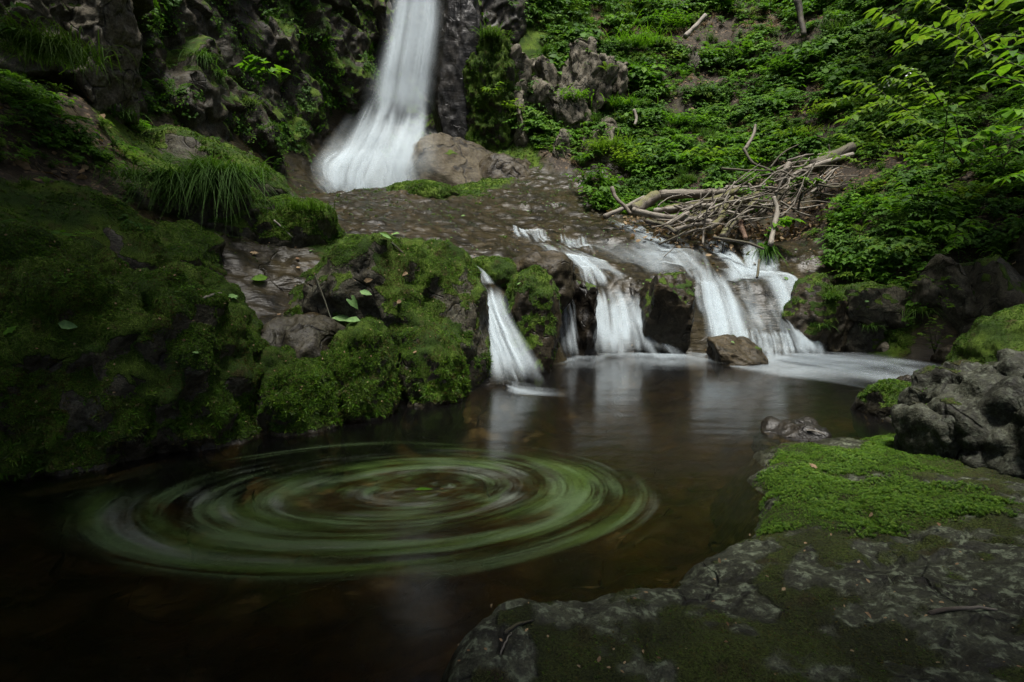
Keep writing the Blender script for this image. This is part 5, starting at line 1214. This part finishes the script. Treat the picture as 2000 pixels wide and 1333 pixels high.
# fallen leaves
def fallen(label, u, v, px, mat, seed, lobed=False, cat='leaf', w=.55):
    p, n = cast(u, v); gq = np.random.default_rng(seed)
    L = px * p[1] / F
    vt = lobedV(L, L * .9) if lobed else leafV(L, L * w, gq.uniform(-.35, .35), gq.uniform(.1, .5))
    a = gq.uniform(0, 2 * pi); n = n * .6 + np.array([0, -.25, .5]) + gq.normal(size=3) * .12; n /= np.linalg.norm(n)
    ref = np.array([cos(a), sin(a), 0]); X = ref - n * (ref @ n); X /= np.linalg.norm(X); Yv = np.cross(n, X)
    R = np.stack([X, Yv, n], 1)
    o = link('fallen_leaf', mesh('fallen_leaf', (vt[0] - [L * .5, 0, 0]) @ R.T, vt[1], mat), loc=p + n * .022)
    return tag(o, label, cat)
FR, DR = M['fresh'], M['dry']
for i, (lb, u, v, px, mt, lo) in enumerate([
    ('fresh green fallen leaf on the big moss dome', 714, 577, 26, FR, False), ('pale green fallen leaf, the lower left of two, on the big moss dome', 690, 591, 34, FR, False),
    ('large green leaf lying on top of the upright oval moss boulder', 668, 629, 36, FR, False), ('second large green leaf beside it on the upright oval moss boulder', 690, 632, 32, FR, False),
    ('green maple-like leaf on the dark wet rock beside the gully', 456, 584, 28, FR, True), ('dark green curled leaf on the wet rock under the grass tuft', 506, 548, 34, M['leaf'], False),
    ('pale green leaf at the top of the big moss dome', 752, 469, 24, FR, False), ('small pale green leaf right of it at the top of the dome', 772, 461, 20, FR, False),
    ('pale green leaf on the huge round boulder at left', 136, 637, 34, FR, False), ('green lobed leaf at the left edge above the pool', 26, 649, 30, M['leaf'], True),
    ('dry tan leaf on the slope of the big moss dome', 778, 594, 16, DR, False), ('curled brown leaf high on the wet rock gully', 497, 497, 18, DR, True),
    ('dry pale leaf at the bright moss patch of the dome', 582, 508, 12, DR, True), ('dry pale leaf just below on the moss dome', 583, 526, 12, DR, True),
    ('reddish brown leaf on the moss dome', 720, 548, 18, DR, False), ('dry leaf on the rounded bright moss boulder', 812, 692, 14, DR, True),
    ('dark red leaf near the crest of the moss dome', 790, 538, 14, DR, False), ('tan leaf at the wet gully edge', 545, 618, 9, DR, False),
    ('brown curled leaf on the bright moss carpet', 1586, 916, 20, DR, True), ('small tan leaf on the bright moss carpet near its front', 1694, 1008, 12, DR, False),
    ('small pale leaf on the brown rock beside the right cascade', 1534, 546, 11, FR, False), ('pale round leaf on the ledge of the right bank', 1692, 590, 9, FR, False),
    ('dry brown leaf lying on the driftwood edge', 1466, 470, 12, DR, False), ('orange brown leaf on the slab near the dark hole', 1412, 1103, 12, DR, False),
    ('small brown leaf on the slab below the hole', 1530, 1160, 12, DR, True), ('yellow dry leaf at the right of the slab', 1830, 1035, 14, DR, False),
    ('brown leaf at the slab tip', 1030, 1243, 10, DR, False), ('rusty leaf at the lower edge of the slab', 1170, 1302, 16, DR, False), ('tan leaf in the middle of the slab', 1690, 1213, 16, DR, False),
    ('small green leaf on the lone boulder in the pool', 1430, 672, 10, FR, False), ('yellow green leaf on the mossy rock pillar', 1015, 558, 9, FR, False), ('small green leaf on the wet rock shelf', 905, 425, 10, FR, False)]):
    fallen(lb, u, v, px, mt, 700 + i, lo)
for i in range(70):
    u, v = g.uniform(880, 1990), g.uniform(1040, 1325)
    p, n = cast(u, v)
    if p[1] < 3.2 and p[2] > .03: o = fallen('tiny scrap of dry leaf scattered on the foreground slab', u, v, g.uniform(5, 11), DR, 900 + i); tag(o, group='leaf scraps on the slab')

# ferns
def fern(label, u, v, px, seed, az0=-pi / 2, spread=2 * pi, n=7, mat='leaf', h=.45, Y=None, up=0.):
    if Y is None: p, _ = cast(u, v)
    else: p = P(u, v, Y)
    L = px * p[1] / F; t = thing('fern', label, 'fern', p)
    gq = np.random.default_rng(seed)
    for i, q in enumerate(fern_frond_paths(gq, n, L, L * h, spread, az0)):
        mb = MB(); frond(mb, q, L * .2, 17, seed + i); link('frond', mb.mesh('frond', M[mat]), t)
for i, a in enumerate([('bright fern with broad fronds at the right edge above the dark rocks', 1900, 400, 75, 'leafy'), ('fern in the middle of the right bank above the ledge', 1745, 432, 62, 'leaf'), ('fern left of the middle fern on the right bank', 1655, 440, 45, 'leaf'),
                       ('small fern hanging over the mossy block on the right bank', 1680, 455, 34, 'leafy'), ('fern beside the upper right shrubs', 1960, 385, 60, 'leaf'), ('small fern at the foot of the jointed outcrop block', 1185, 140, 26, 'leafy'),
                       ('fern on the slope left of the driftwood stump', 1275, 345, 30, 'leafy'), ('fern at the foot of the hillside above the shelf', 1255, 385, 24, 'leafy'), ('dark fern on the left cliff above the grass', 340, 190, 45, 'leafd'), ('fern on the left cliff beside the waterfall alcove', 545, 165, 40, 'leaf')]):
    fern(a[0], a[1], a[2], a[3], 1000 + 20 * i, mat=a[4])

# grass tufts
def tuft(label, u, v, px, n, seed, droop=.8, az=-pi / 2, azw=1.0, lean=.5, w=3.0, base=.08, mat='grass', Y=None):
    p = cast(u, v)[0] if Y is None else P(u, v, Y); L = px * p[1] / F
    gq = np.random.default_rng(seed); mb = MB(); blades(mb, n, L, 1., droop, gq, az, azw, w * p[1] / F / 2, base, lean, 6)
    o = link('grass_tuft', mb.mesh('grass_tuft', M[mat]), loc=p); o['kind'] = 'stuff' if base >= .3 else 'thing'
    if base < .3: del o['kind']
    return tag(o, label, 'grass')
tuft('big drooping tuft of long grass on the left bank ledge', 432, 350, 112, 560, 1, droop=1.4, azw=1.1, lean=.7, base=.13, w=2.2, Y=6.45)
tuft('second part of drooping grass left of the big tuft', 350, 358, 92, 280, 2, droop=1.35, azw=1.1, lean=.7, base=.13, w=2.2, Y=6.3)
tuft('loose grass tuft hanging at the left end of the ledge', 265, 352, 80, 130, 3, droop=1.2, azw=1.2, lean=.7, base=.12, w=2.0, Y=6.1)
tuft('dark grass tuft in the top left corner below the rock buttress', 105, 110, 105, 480, 4, droop=1.15, azw=.8, lean=.6, base=.2, w=2.2, Y=5.9)
tuft('short bright grass at the right end of the mossy ledge', 592, 412, 42, 170, 5, droop=.6, base=.12, w=1.8)
tuft('thin grass tuft beside the mossy ridge', 240, 235, 60, 90, 6, droop=.9, base=.08, w=2)
tuft('bright grass tuft on the ledge of the right bank', 1660, 545, 46, 200, 7, droop=.8, base=.08, w=2, azw=1.6)
tuft('smaller grass tuft left of it by the brown wet rock', 1626, 585, 34, 130, 8, droop=.7, base=.06, w=1.8, azw=1.6)
tuft('small grass tuft on the mossy lower edge of the brown wet rock', 1603, 640, 30, 80, 9, droop=.9, base=.06, w=1.6)
tuft('grass tuft hanging over the low moss cushion of the right bank', 1795, 612, 44, 130, 10, droop=1.0, base=.07, w=1.8)
tuft('thin grass tuft at the waterline rock of the right bank', 1700, 640, 28, 60, 11, droop=1.0, base=.05, w=1.6)
tuft('dripping tuft of wet grass beside the top of the right cascade', 1493, 488, 42, 160, 12, droop=1.4, azw=.5, base=.05, w=2.0, mat='leaf')
tuft('grass tuft on the bare cliff in shade', 398, 120, 45, 150, 13, droop=1.2, base=.1, w=1.6)
tuft('small grass tuft low on the left cliff', 425, 150, 36, 110, 14, droop=1.1, base=.08, w=1.5)
tuft('grass tuft on the cliff above the mossy ledge', 490, 205, 34, 110, 15, droop=1.1, base=.08, w=1.5)
tuft('fine grass tuft on top of the grey outcrop', 1075, 112, 34, 200, 16, droop=.7, base=.15, w=1.4)
tuft('fine grass tuft left of the grey outcrop', 955, 75, 34, 200, 17, droop=.9, base=.15, w=1.4)
tuft('fine grass patch on the hillside right of the outcrop', 1240, 95, 40, 420, 18, droop=.7, base=.45, w=1.3, mat='leaf')
tuft('fine grass patch on the slope below the outcrop', 1215, 215, 34, 300, 19, droop=.7, base=.35, w=1.3, mat='leaf')
tuft('fine bright grass patch by the bushes above the shelf', 1190, 290, 30, 260, 20, droop=.6, base=.3, w=1.3, mat='leafy')
tuft('grass patch on the slope above the driftwood pile', 1570, 270, 30, 200, 21, droop=.7, base=.3, w=1.3, mat='leafy')

# leafy seedlings and shrubs whose leaves can be told apart: stem and every leaf a part
def seedling(label, stems, leafpx, mat, seed, Y=None, ratio=.5, step=.55, name='seedling', cat='plant', droop=.25, pair=True, lobed=False):
    gq = np.random.default_rng(seed)
    Y0 = stems[0][0][2] if Y is None else Y
    base = P(*stems[0][0]); t = thing(name, label, cat, base)
    L = leafpx * Y0 / F
    me = [mesh('leaf', *(lobedV(L * s_, L * s_ * .95) if lobed else leafV(L * s_, L * s_ * ratio, droop + .1 * i, .25)), M[mat]) for i, s_ in enumerate((1., .85, .7))]
    for st in stems:
        pts = np.array([P(*q) for q in st]) - base
        n = max(6, int(np.linalg.norm(np.diff(pts, axis=0), axis=1).sum() / (L * step)) + 2)
        path = spline(pts, n); r0 = max(.0035, .05 * L)
        mb = MB(); tube(mb, path, np.linspace(r0, r0 * .4, n), 5); link('stem', mb.mesh('stem', M['stem']), t)
        T = np.gradient(path, axis=0)
        for i in range(1 if len(stems) > 1 else n // 3, n):
            az = math.atan2(T[i, 1], T[i, 0])
            for sg in ((-1, 1) if pair else ((-1) ** i,)):
                o = link('leaf', me[gq.integers(0, 3)], t, path[i]); o.rotation_euler = (gq.normal() * .3, gq.normal() * .22 + .12, az + sg * gq.uniform(.6, 1.25))
        o = link('leaf', me[0], t, path[-1]); o.rotation_euler = (0, .15, math.atan2(T[-1, 1], T[-1, 0]))
    return t
seedling('broad leaved seedling hanging in front of the driftwood pile', [[(1490, 470, 10.6), (1510, 440, 10.5), (1530, 425, 10.4)], [(1490, 470, 10.6), (1520, 432, 10.3), (1548, 430, 10.2)]], 26, 'leaf', 1, ratio=.6, step=.9)
seedling('leafy seedling growing out of the middle of the driftwood pile', [[(1470, 420, 11.2), (1485, 372, 11.2), (1500, 355, 11.1)], [(1470, 420, 11.2), (1465, 380, 11.1), (1455, 368, 11.0)]], 17, 'leaf', 2)
seedling('small seedling with large leaf at the upper driftwood', [[(1545, 390, 11.4), (1552, 365, 11.3), (1562, 348, 11.2)], [(1545, 390, 11.4), (1565, 368, 11.3), (1590, 352, 11.2)]], 22, 'leaf', 3, ratio=.65, step=.8)
seedling('yellow green sapling branch with pointed leaves at the top right', [[(2040, 150, 5.2), (1930, 105, 5.2), (1840, 60, 5.2), (1770, 45, 5.2), (1712, 20, 5.2)], [(1930, 105, 5.2), (1900, 50, 5.3), (1850, 15, 5.4), (1800, -10, 5.4)], [(1840, 60, 5.2), (1800, 80, 5.0), (1762, 88, 5.0)]], 30, 'leafy', 4, ratio=.45, name='sapling', cat='sapling', step=.5)
seedling('sapling with thin dark stem and layered leaves at right', [[(1842, 300, 6.2), (1850, 220, 6.1), (1862, 130, 6.0), (1880, 40, 6.0), (1900, -20, 6.0)], [(1862, 130, 6.0), (1920, 90, 5.8), (1990, 60, 5.6)], [(1850, 220, 6.1), (1800, 150, 5.9), (1760, 130, 5.8)], [(1850, 200, 6.1), (1910, 170, 5.8), (1980, 150, 5.6)], [(1845, 260, 6.1), (1790, 235, 5.9), (1735, 240, 5.8)]], 24, 'leafy', 5, ratio=.45, name='sapling', cat='sapling', step=.5)
seedling('drooping leafy branch left of the dark stemmed sapling', [[(1800, 240, 7), (1740, 195, 6.9), (1680, 185, 6.8), (1620, 205, 6.7)], [(1740, 195, 6.9), (1690, 215, 6.7), (1650, 235, 6.6)], [(1740, 195, 6.9), (1700, 165, 6.9), (1660, 160, 6.8)]], 24, 'leafy', 6, ratio=.42, name='shrub', cat='shrub', step=.5)
seedling('big leaved shrub branch at the right edge', [[(2060, 190, 4.2), (1990, 160, 4.2), (1930, 145, 4.2)], [(2060, 240, 4.2), (2010, 220, 4.1), (1975, 215, 4.1)], [(2060, 130, 4.3), (2010, 110, 4.3), (1960, 95, 4.3)]], 40, 'leaf', 7, ratio=.55, name='shrub', cat='shrub', step=.7)
seedling('shrub with broad leaves below the sapling at right', [[(1880, 320, 6.5), (1870, 250, 6.4), (1850, 185, 6.3)], [(1880, 320, 6.5), (1900, 270, 6.3), (1935, 250, 6.2)], [(1880, 320, 6.5), (1850, 280, 6.3), (1815, 275, 6.2)]], 32, 'leaf', 8, ratio=.6, name='shrub', cat='shrub', step=.8)
seedling('leafy plant with pointed leaves overhanging the dark rocks at right', [[(1890, 470, 7.8), (1860, 440, 7.7), (1838, 445, 7.6)], [(1890, 470, 7.8), (1895, 430, 7.7), (1905, 445, 7.5)], [(1890, 470, 7.8), (1870, 460, 7.5), (1860, 485, 7.4)]], 24, 'leaf', 9, step=.7)
seedling('leafy plant in the middle of the dark right slope', [[(1790, 400, 9.4), (1800, 360, 9.3), (1830, 345, 9.2)], [(1790, 400, 9.4), (1770, 365, 9.3), (1750, 350, 9.2)], [(1790, 400, 9.4), (1815, 375, 9.2), (1850, 375, 9.1)]], 20, 'leaf', 10, step=.6)
seedling('upright leafy plant on the far right slope', [[(1960, 330, 8.2), (1950, 280, 8.1), (1925, 250, 8.0)], [(1960, 330, 8.2), (1975, 280, 8.1), (1990, 260, 8.)], [(1960, 330, 8.2), (1930, 300, 8.0), (1900, 300, 7.9)]], 22, 'leaf', 11, step=.6)
seedling('lobed leaf seedling in the top left corner', [[(-20, 60, 5.5), (5, 40, 5.5), (30, 10, 5.5)], [(-20, 70, 5.5), (0, 60, 5.4), (15, 55, 5.3)]], 30, 'leafd', 12, ratio=.6, step=.9)
seedling('young maple leaves below the dark grass tuft', [[(60, 215, 5.6), (75, 200, 5.5), (85, 205, 5.4)], [(110, 235, 5.6), (130, 225, 5.5), (150, 232, 5.4)]], 30, 'leafd', 13, lobed=True, step=1.2)
seedling('small herb with lobed leaves on the mossy rock at left', [[(60, 470, 4.2), (40, 440, 4.1), (28, 428, 4.0)], [(60, 470, 4.2), (60, 445, 4.1), (50, 460, 4.)], [(60, 470, 4.2), (90, 455, 4.1), (105, 452, 4.0)]], 22, 'leafd', 14, lobed=True, step=1.0)
seedling('low herb with round leaves on the mossy rock under the grass ledge', [[(140, 465, 4.35), (130, 455, 4.3), (118, 455, 4.2)], [(140, 465, 4.35), (155, 452, 4.3), (168, 455, 4.2)], [(140, 465, 4.35), (145, 470, 4.2), (150, 464, 4.1)]], 15, 'leaf', 15, lobed=True, step=1.0)
seedling('small green seedling on the huge round boulder', [[(345, 690, 3.5), (352, 678, 3.45), (345, 674, 3.4)], [(345, 690, 3.5), (365, 682, 3.4), (378, 686, 3.35)]], 16, 'fresh', 16, lobed=True, step=1.1)
seedling('large leaved herb on the left cliff beside the alcove', [[(520, 150, 12.5), (500, 130, 12.3), (480, 128, 12.2)], [(520, 150, 12.5), (535, 135, 12.3), (550, 140, 12.1)], [(520, 150, 12.5), (515, 120, 12.3), (500, 112, 12.2)]], 22, 'leaf', 17, ratio=.7, step=.7)
seedling('pale four leaved herb on the outcrop near the waterfall', [[(962, 190, 15.6), (960, 175, 15.5), (950, 172, 15.4)], [(962, 190, 15.6), (968, 172, 15.5), (975, 162, 15.4)]], 15, 'leafy', 18, ratio=.5, step=.8)
seedling('clump of round leaves at the waterline of the right bank', [[(1825, 690, 7.7), (1815, 660, 7.65), (1800, 650, 7.6)], [(1825, 690, 7.7), (1828, 650, 7.6), (1835, 635, 7.5)], [(1825, 690, 7.7), (1835, 665, 7.6), (1850, 655, 7.5)], [(1825, 690, 7.7), (1815, 640, 7.6), (1822, 622, 7.5)]], 11, 'leafy', 19, lobed=True, step=.9)
seedling('sprig of round leaves across the split rock slab', [[(1830, 560, 7.7), (1850, 555, 7.6), (1870, 565, 7.5)], [(1840, 575, 7.7), (1850, 590, 7.6), (1855, 598, 7.5)], [(1830, 550, 7.7), (1842, 545, 7.6), (1850, 540, 7.5)]], 11, 'leafy', 20, lobed=True, step=.9)
seedling('feathery shrub with small layered leaves above the driftwood end', [[(1700, 330, 7.6), (1680, 280, 7.5), (1640, 262, 7.4)], [(1700, 330, 7.6), (1720, 270, 7.5), (1700, 240, 7.4)], [(1700, 330, 7.6), (1750, 280, 7.4), (1790, 262, 7.3)], [(1700, 330, 7.6), (1660, 310, 7.4), (1615, 300, 7.3)], [(1700, 330, 7.6), (1740, 300, 7.3), (1780, 300, 7.2)]], 15, 'leafy', 31, ratio=.45, name='shrub', cat='shrub', step=.5)
seedling('sapling branch with bright layered leaves over the blossom', [[(1880, 210, 6.6), (1820, 190, 6.5), (1760, 190, 6.4), (1700, 205, 6.3)], [(1820, 190, 6.5), (1790, 215, 6.3), (1750, 225, 6.2)], [(1820, 190, 6.5), (1780, 165, 6.4), (1735, 150, 6.4)]], 20, 'leafy', 32, ratio=.45, name='sapling', cat='sapling', step=.5)
seedling('shrub of pointed leaves in the top right corner', [[(2060, 60, 4.8), (2000, 30, 4.8), (1930, 20, 4.8), (1880, 30, 4.8)], [(2060, 90, 4.8), (2010, 75, 4.7), (1950, 70, 4.7)], [(2060, 10, 4.8), (2000, 0, 4.8), (1950, -5, 4.8)]], 32, 'leafy', 33, ratio=.45, name='shrub', cat='shrub', step=.5)
seedling('dark leafed shrub below the big leaves at the right edge', [[(2040, 330, 5.6), (1990, 300, 5.5), (1950, 290, 5.4)], [(2040, 330, 5.6), (2000, 340, 5.4), (1960, 350, 5.3)], [(2040, 300, 5.6), (2000, 265, 5.5), (1970, 255, 5.4)]], 26, 'leaf', 34, ratio=.5, name='shrub', cat='shrub', step=.6)
# bright bushes on the foot of the hillside
def bush(label, u, v, px, seed, mat='leafy', kind='spray'):
    p, _ = cast(u, v); L = px * p[1] / F; t = thing('bush', label, 'bush', p); gq = np.random.default_rng(seed)
    for i in range(5):
        mb = proto_herb(seed * 10 + i, kind); off = np.array([gq.normal() * .35 * L, gq.normal() * .25 * L, gq.uniform(0, .3) * L])
        mb.v = [(v_ @ rotz(gq.uniform(0, 6)).T) * L * gq.uniform(.6, 1.) + off for v_ in mb.v]
        o = link('leafy_spray', mb.mesh('leafy_spray', M[mat]), t); o['kind'] = 'stuff'
for i, a in enumerate([('bright leafy bush at the foot of the hillside left of the pile', 1235, 335, 50, 'leafy', 'spray'), ('bush above the mossy shelf at the left end of the hillside', 1190, 305, 38, 'leafy', 'spray'), ('low bush just left of the driftwood stump', 1185, 375, 32, 'leaf', 'tri'),
        ('bush on the slope in the middle of the hillside', 1330, 255, 42, 'leaf', 'spray'), ('bright bush above the driftwood logs', 1370, 330, 42, 'leafy', 'tri'), ('bush right of the bright bush above the logs', 1450, 325, 40, 'leafy', 'spray'),
        ('bush at the upper end of the driftwood pile', 1560, 290, 44, 'leafy', 'opp'), ('bush below the pale jointed outcrop block', 1130, 205, 36, 'leaf', 'spray'), ('bush at the foot of the outcrop by the mossy face', 1000, 225, 24, 'leafy', 'tri'),
        ('dark bush high on the hillside under the dead branch', 1420, 130, 44, 'leafd', 'tri'), ('dark bush on the slope left of the sapling branch', 1530, 165, 48, 'leafd', 'opp'), ('bush on the right slope above the undergrowth', 1610, 235, 46, 'leafy', 'spray'),
        ('bush by the top of the hillside', 1290, 60, 40, 'leaf', 'spray'), ('leafy bush right of the thin pale slab', 1260, 170, 40, 'leaf', 'opp')]):
    bush(*a[:4], seed=40 + i, mat=a[4], kind=a[5])
# leaves gathered in the still middle of the eddy
for i, (u, v, px, mt, lb) in enumerate([(828, 953, 40, 'leaf', 'green leaf turning in the middle of the eddy')]):
    p = PZ(u, v, .02); L = px * p[1] / F; vt = leafV(L, L * .45, .02, .02)
    o = link('floating_leaf', mesh('floating_leaf', vt[0] - [L / 2, 0, 0.01], vt[1], M[mt]), loc=p, rot=(0, 0, .4 * i)); tag(o, lb, 'leaf')
# white blossom in the shrubs
for i, (u, v, lb) in enumerate([(1786, 140, 'cluster of white blossom in the shrubs, the higher one'), (1738, 165, 'cluster of white blossom in the shrubs, the lower one')]):
    m_, nt = newmat('blossom'); b = NB(nt); b.out(b.principled((.75, .78, .75), .6).outputs[0])
    t = thing('blossom', lb, 'flower', P(u, v, 6.4))
    for j in range(14):
        mb = MB(); 
        for k in range(5): put(mb, leafV(.014, .011, .1), dirR(k * 2 * pi / 5, .3), np.zeros(3))
        o = link('floret', mb.mesh('floret', m_), t, g.normal(size=3) * np.array([.05, .03, .022])); o.rotation_euler = (g.normal() * .5, g.normal() * .5, 0)

# ------------------------------------------------------------------ unseen trees added to shade the gorge edges and block sky
lv = []
for s_ in range(3):
    gq = np.random.default_rng(s_ + 50); mb = MB(); lf = leafV(.16, .09, .2)
    for i in range(60): put(mb, lf, dirR(gq.uniform(0, 2 * pi), gq.normal() * .35, gq.normal() * .35), gq.normal(size=3) * np.array([.45, .45, .18]), gq.uniform(.7, 1.4))
    lv.append(mb)
crownc = collect('spray_of_leaves', lv, [M['leaf']] * 3)
def tree(label, x, y, h, cr, n, seed, cz=.0, lean=(0, 0)):
    gq = np.random.default_rng(seed); z = float(H(x, y)[0]); t = thing('tree', label, 'tree', (x, y, z))
    top = np.array([lean[0], lean[1], h])
    path = spline([(0, 0, -.4), top * np.array([.2, .2, .45]), top * np.array([.65, .65, .8]), top], 14)
    mb = MB(); tube(mb, path, np.linspace(.055 + h * .014, .04, 14), 10, .15, seed); link('trunk', mb.mesh('trunk', M['bark']), t)
    pts = []
    for i in range(9):
        a = gq.uniform(0, 2 * pi); st = path[gq.integers(7, 13)]; e = top * np.array([1, 1, 1]) + np.array([cr[0] * cos(a) * gq.uniform(.5, .95), cr[1] * sin(a) * gq.uniform(.5, .95), cz + cr[2] * gq.uniform(-.6, .6)])
        lp_ = spline([st, (st + e) / 2 + [0, 0, .4], e], 8); mb = MB(); tube(mb, lp_, np.linspace(.05, .015, 8), 6); link('limb', mb.mesh('limb', M['bark']), t)
    d = gq.normal(size=(n, 3)); d /= np.linalg.norm(d, axis=1)[:, None]; d *= gq.uniform(.25, 1, n)[:, None] ** .45
    p = top + np.array([0, 0, cz]) + d * np.array(cr)
    p = p[fbm((p + [x, y, 0]) * .55, 2, seed) > -.22]
    c_ = scatter('crown', p, np.tile([0, 0, 1.], (len(p), 1)) + gq.normal(size=p.shape) * .2, gq.uniform(.8, 1.5, len(p)), crownc, 0, None, t, seed)
for i, a in enumerate(SHADE_TREES): tree(*a[:6], seed=2000 + i, **(a[6] if len(a) > 6 else {}))
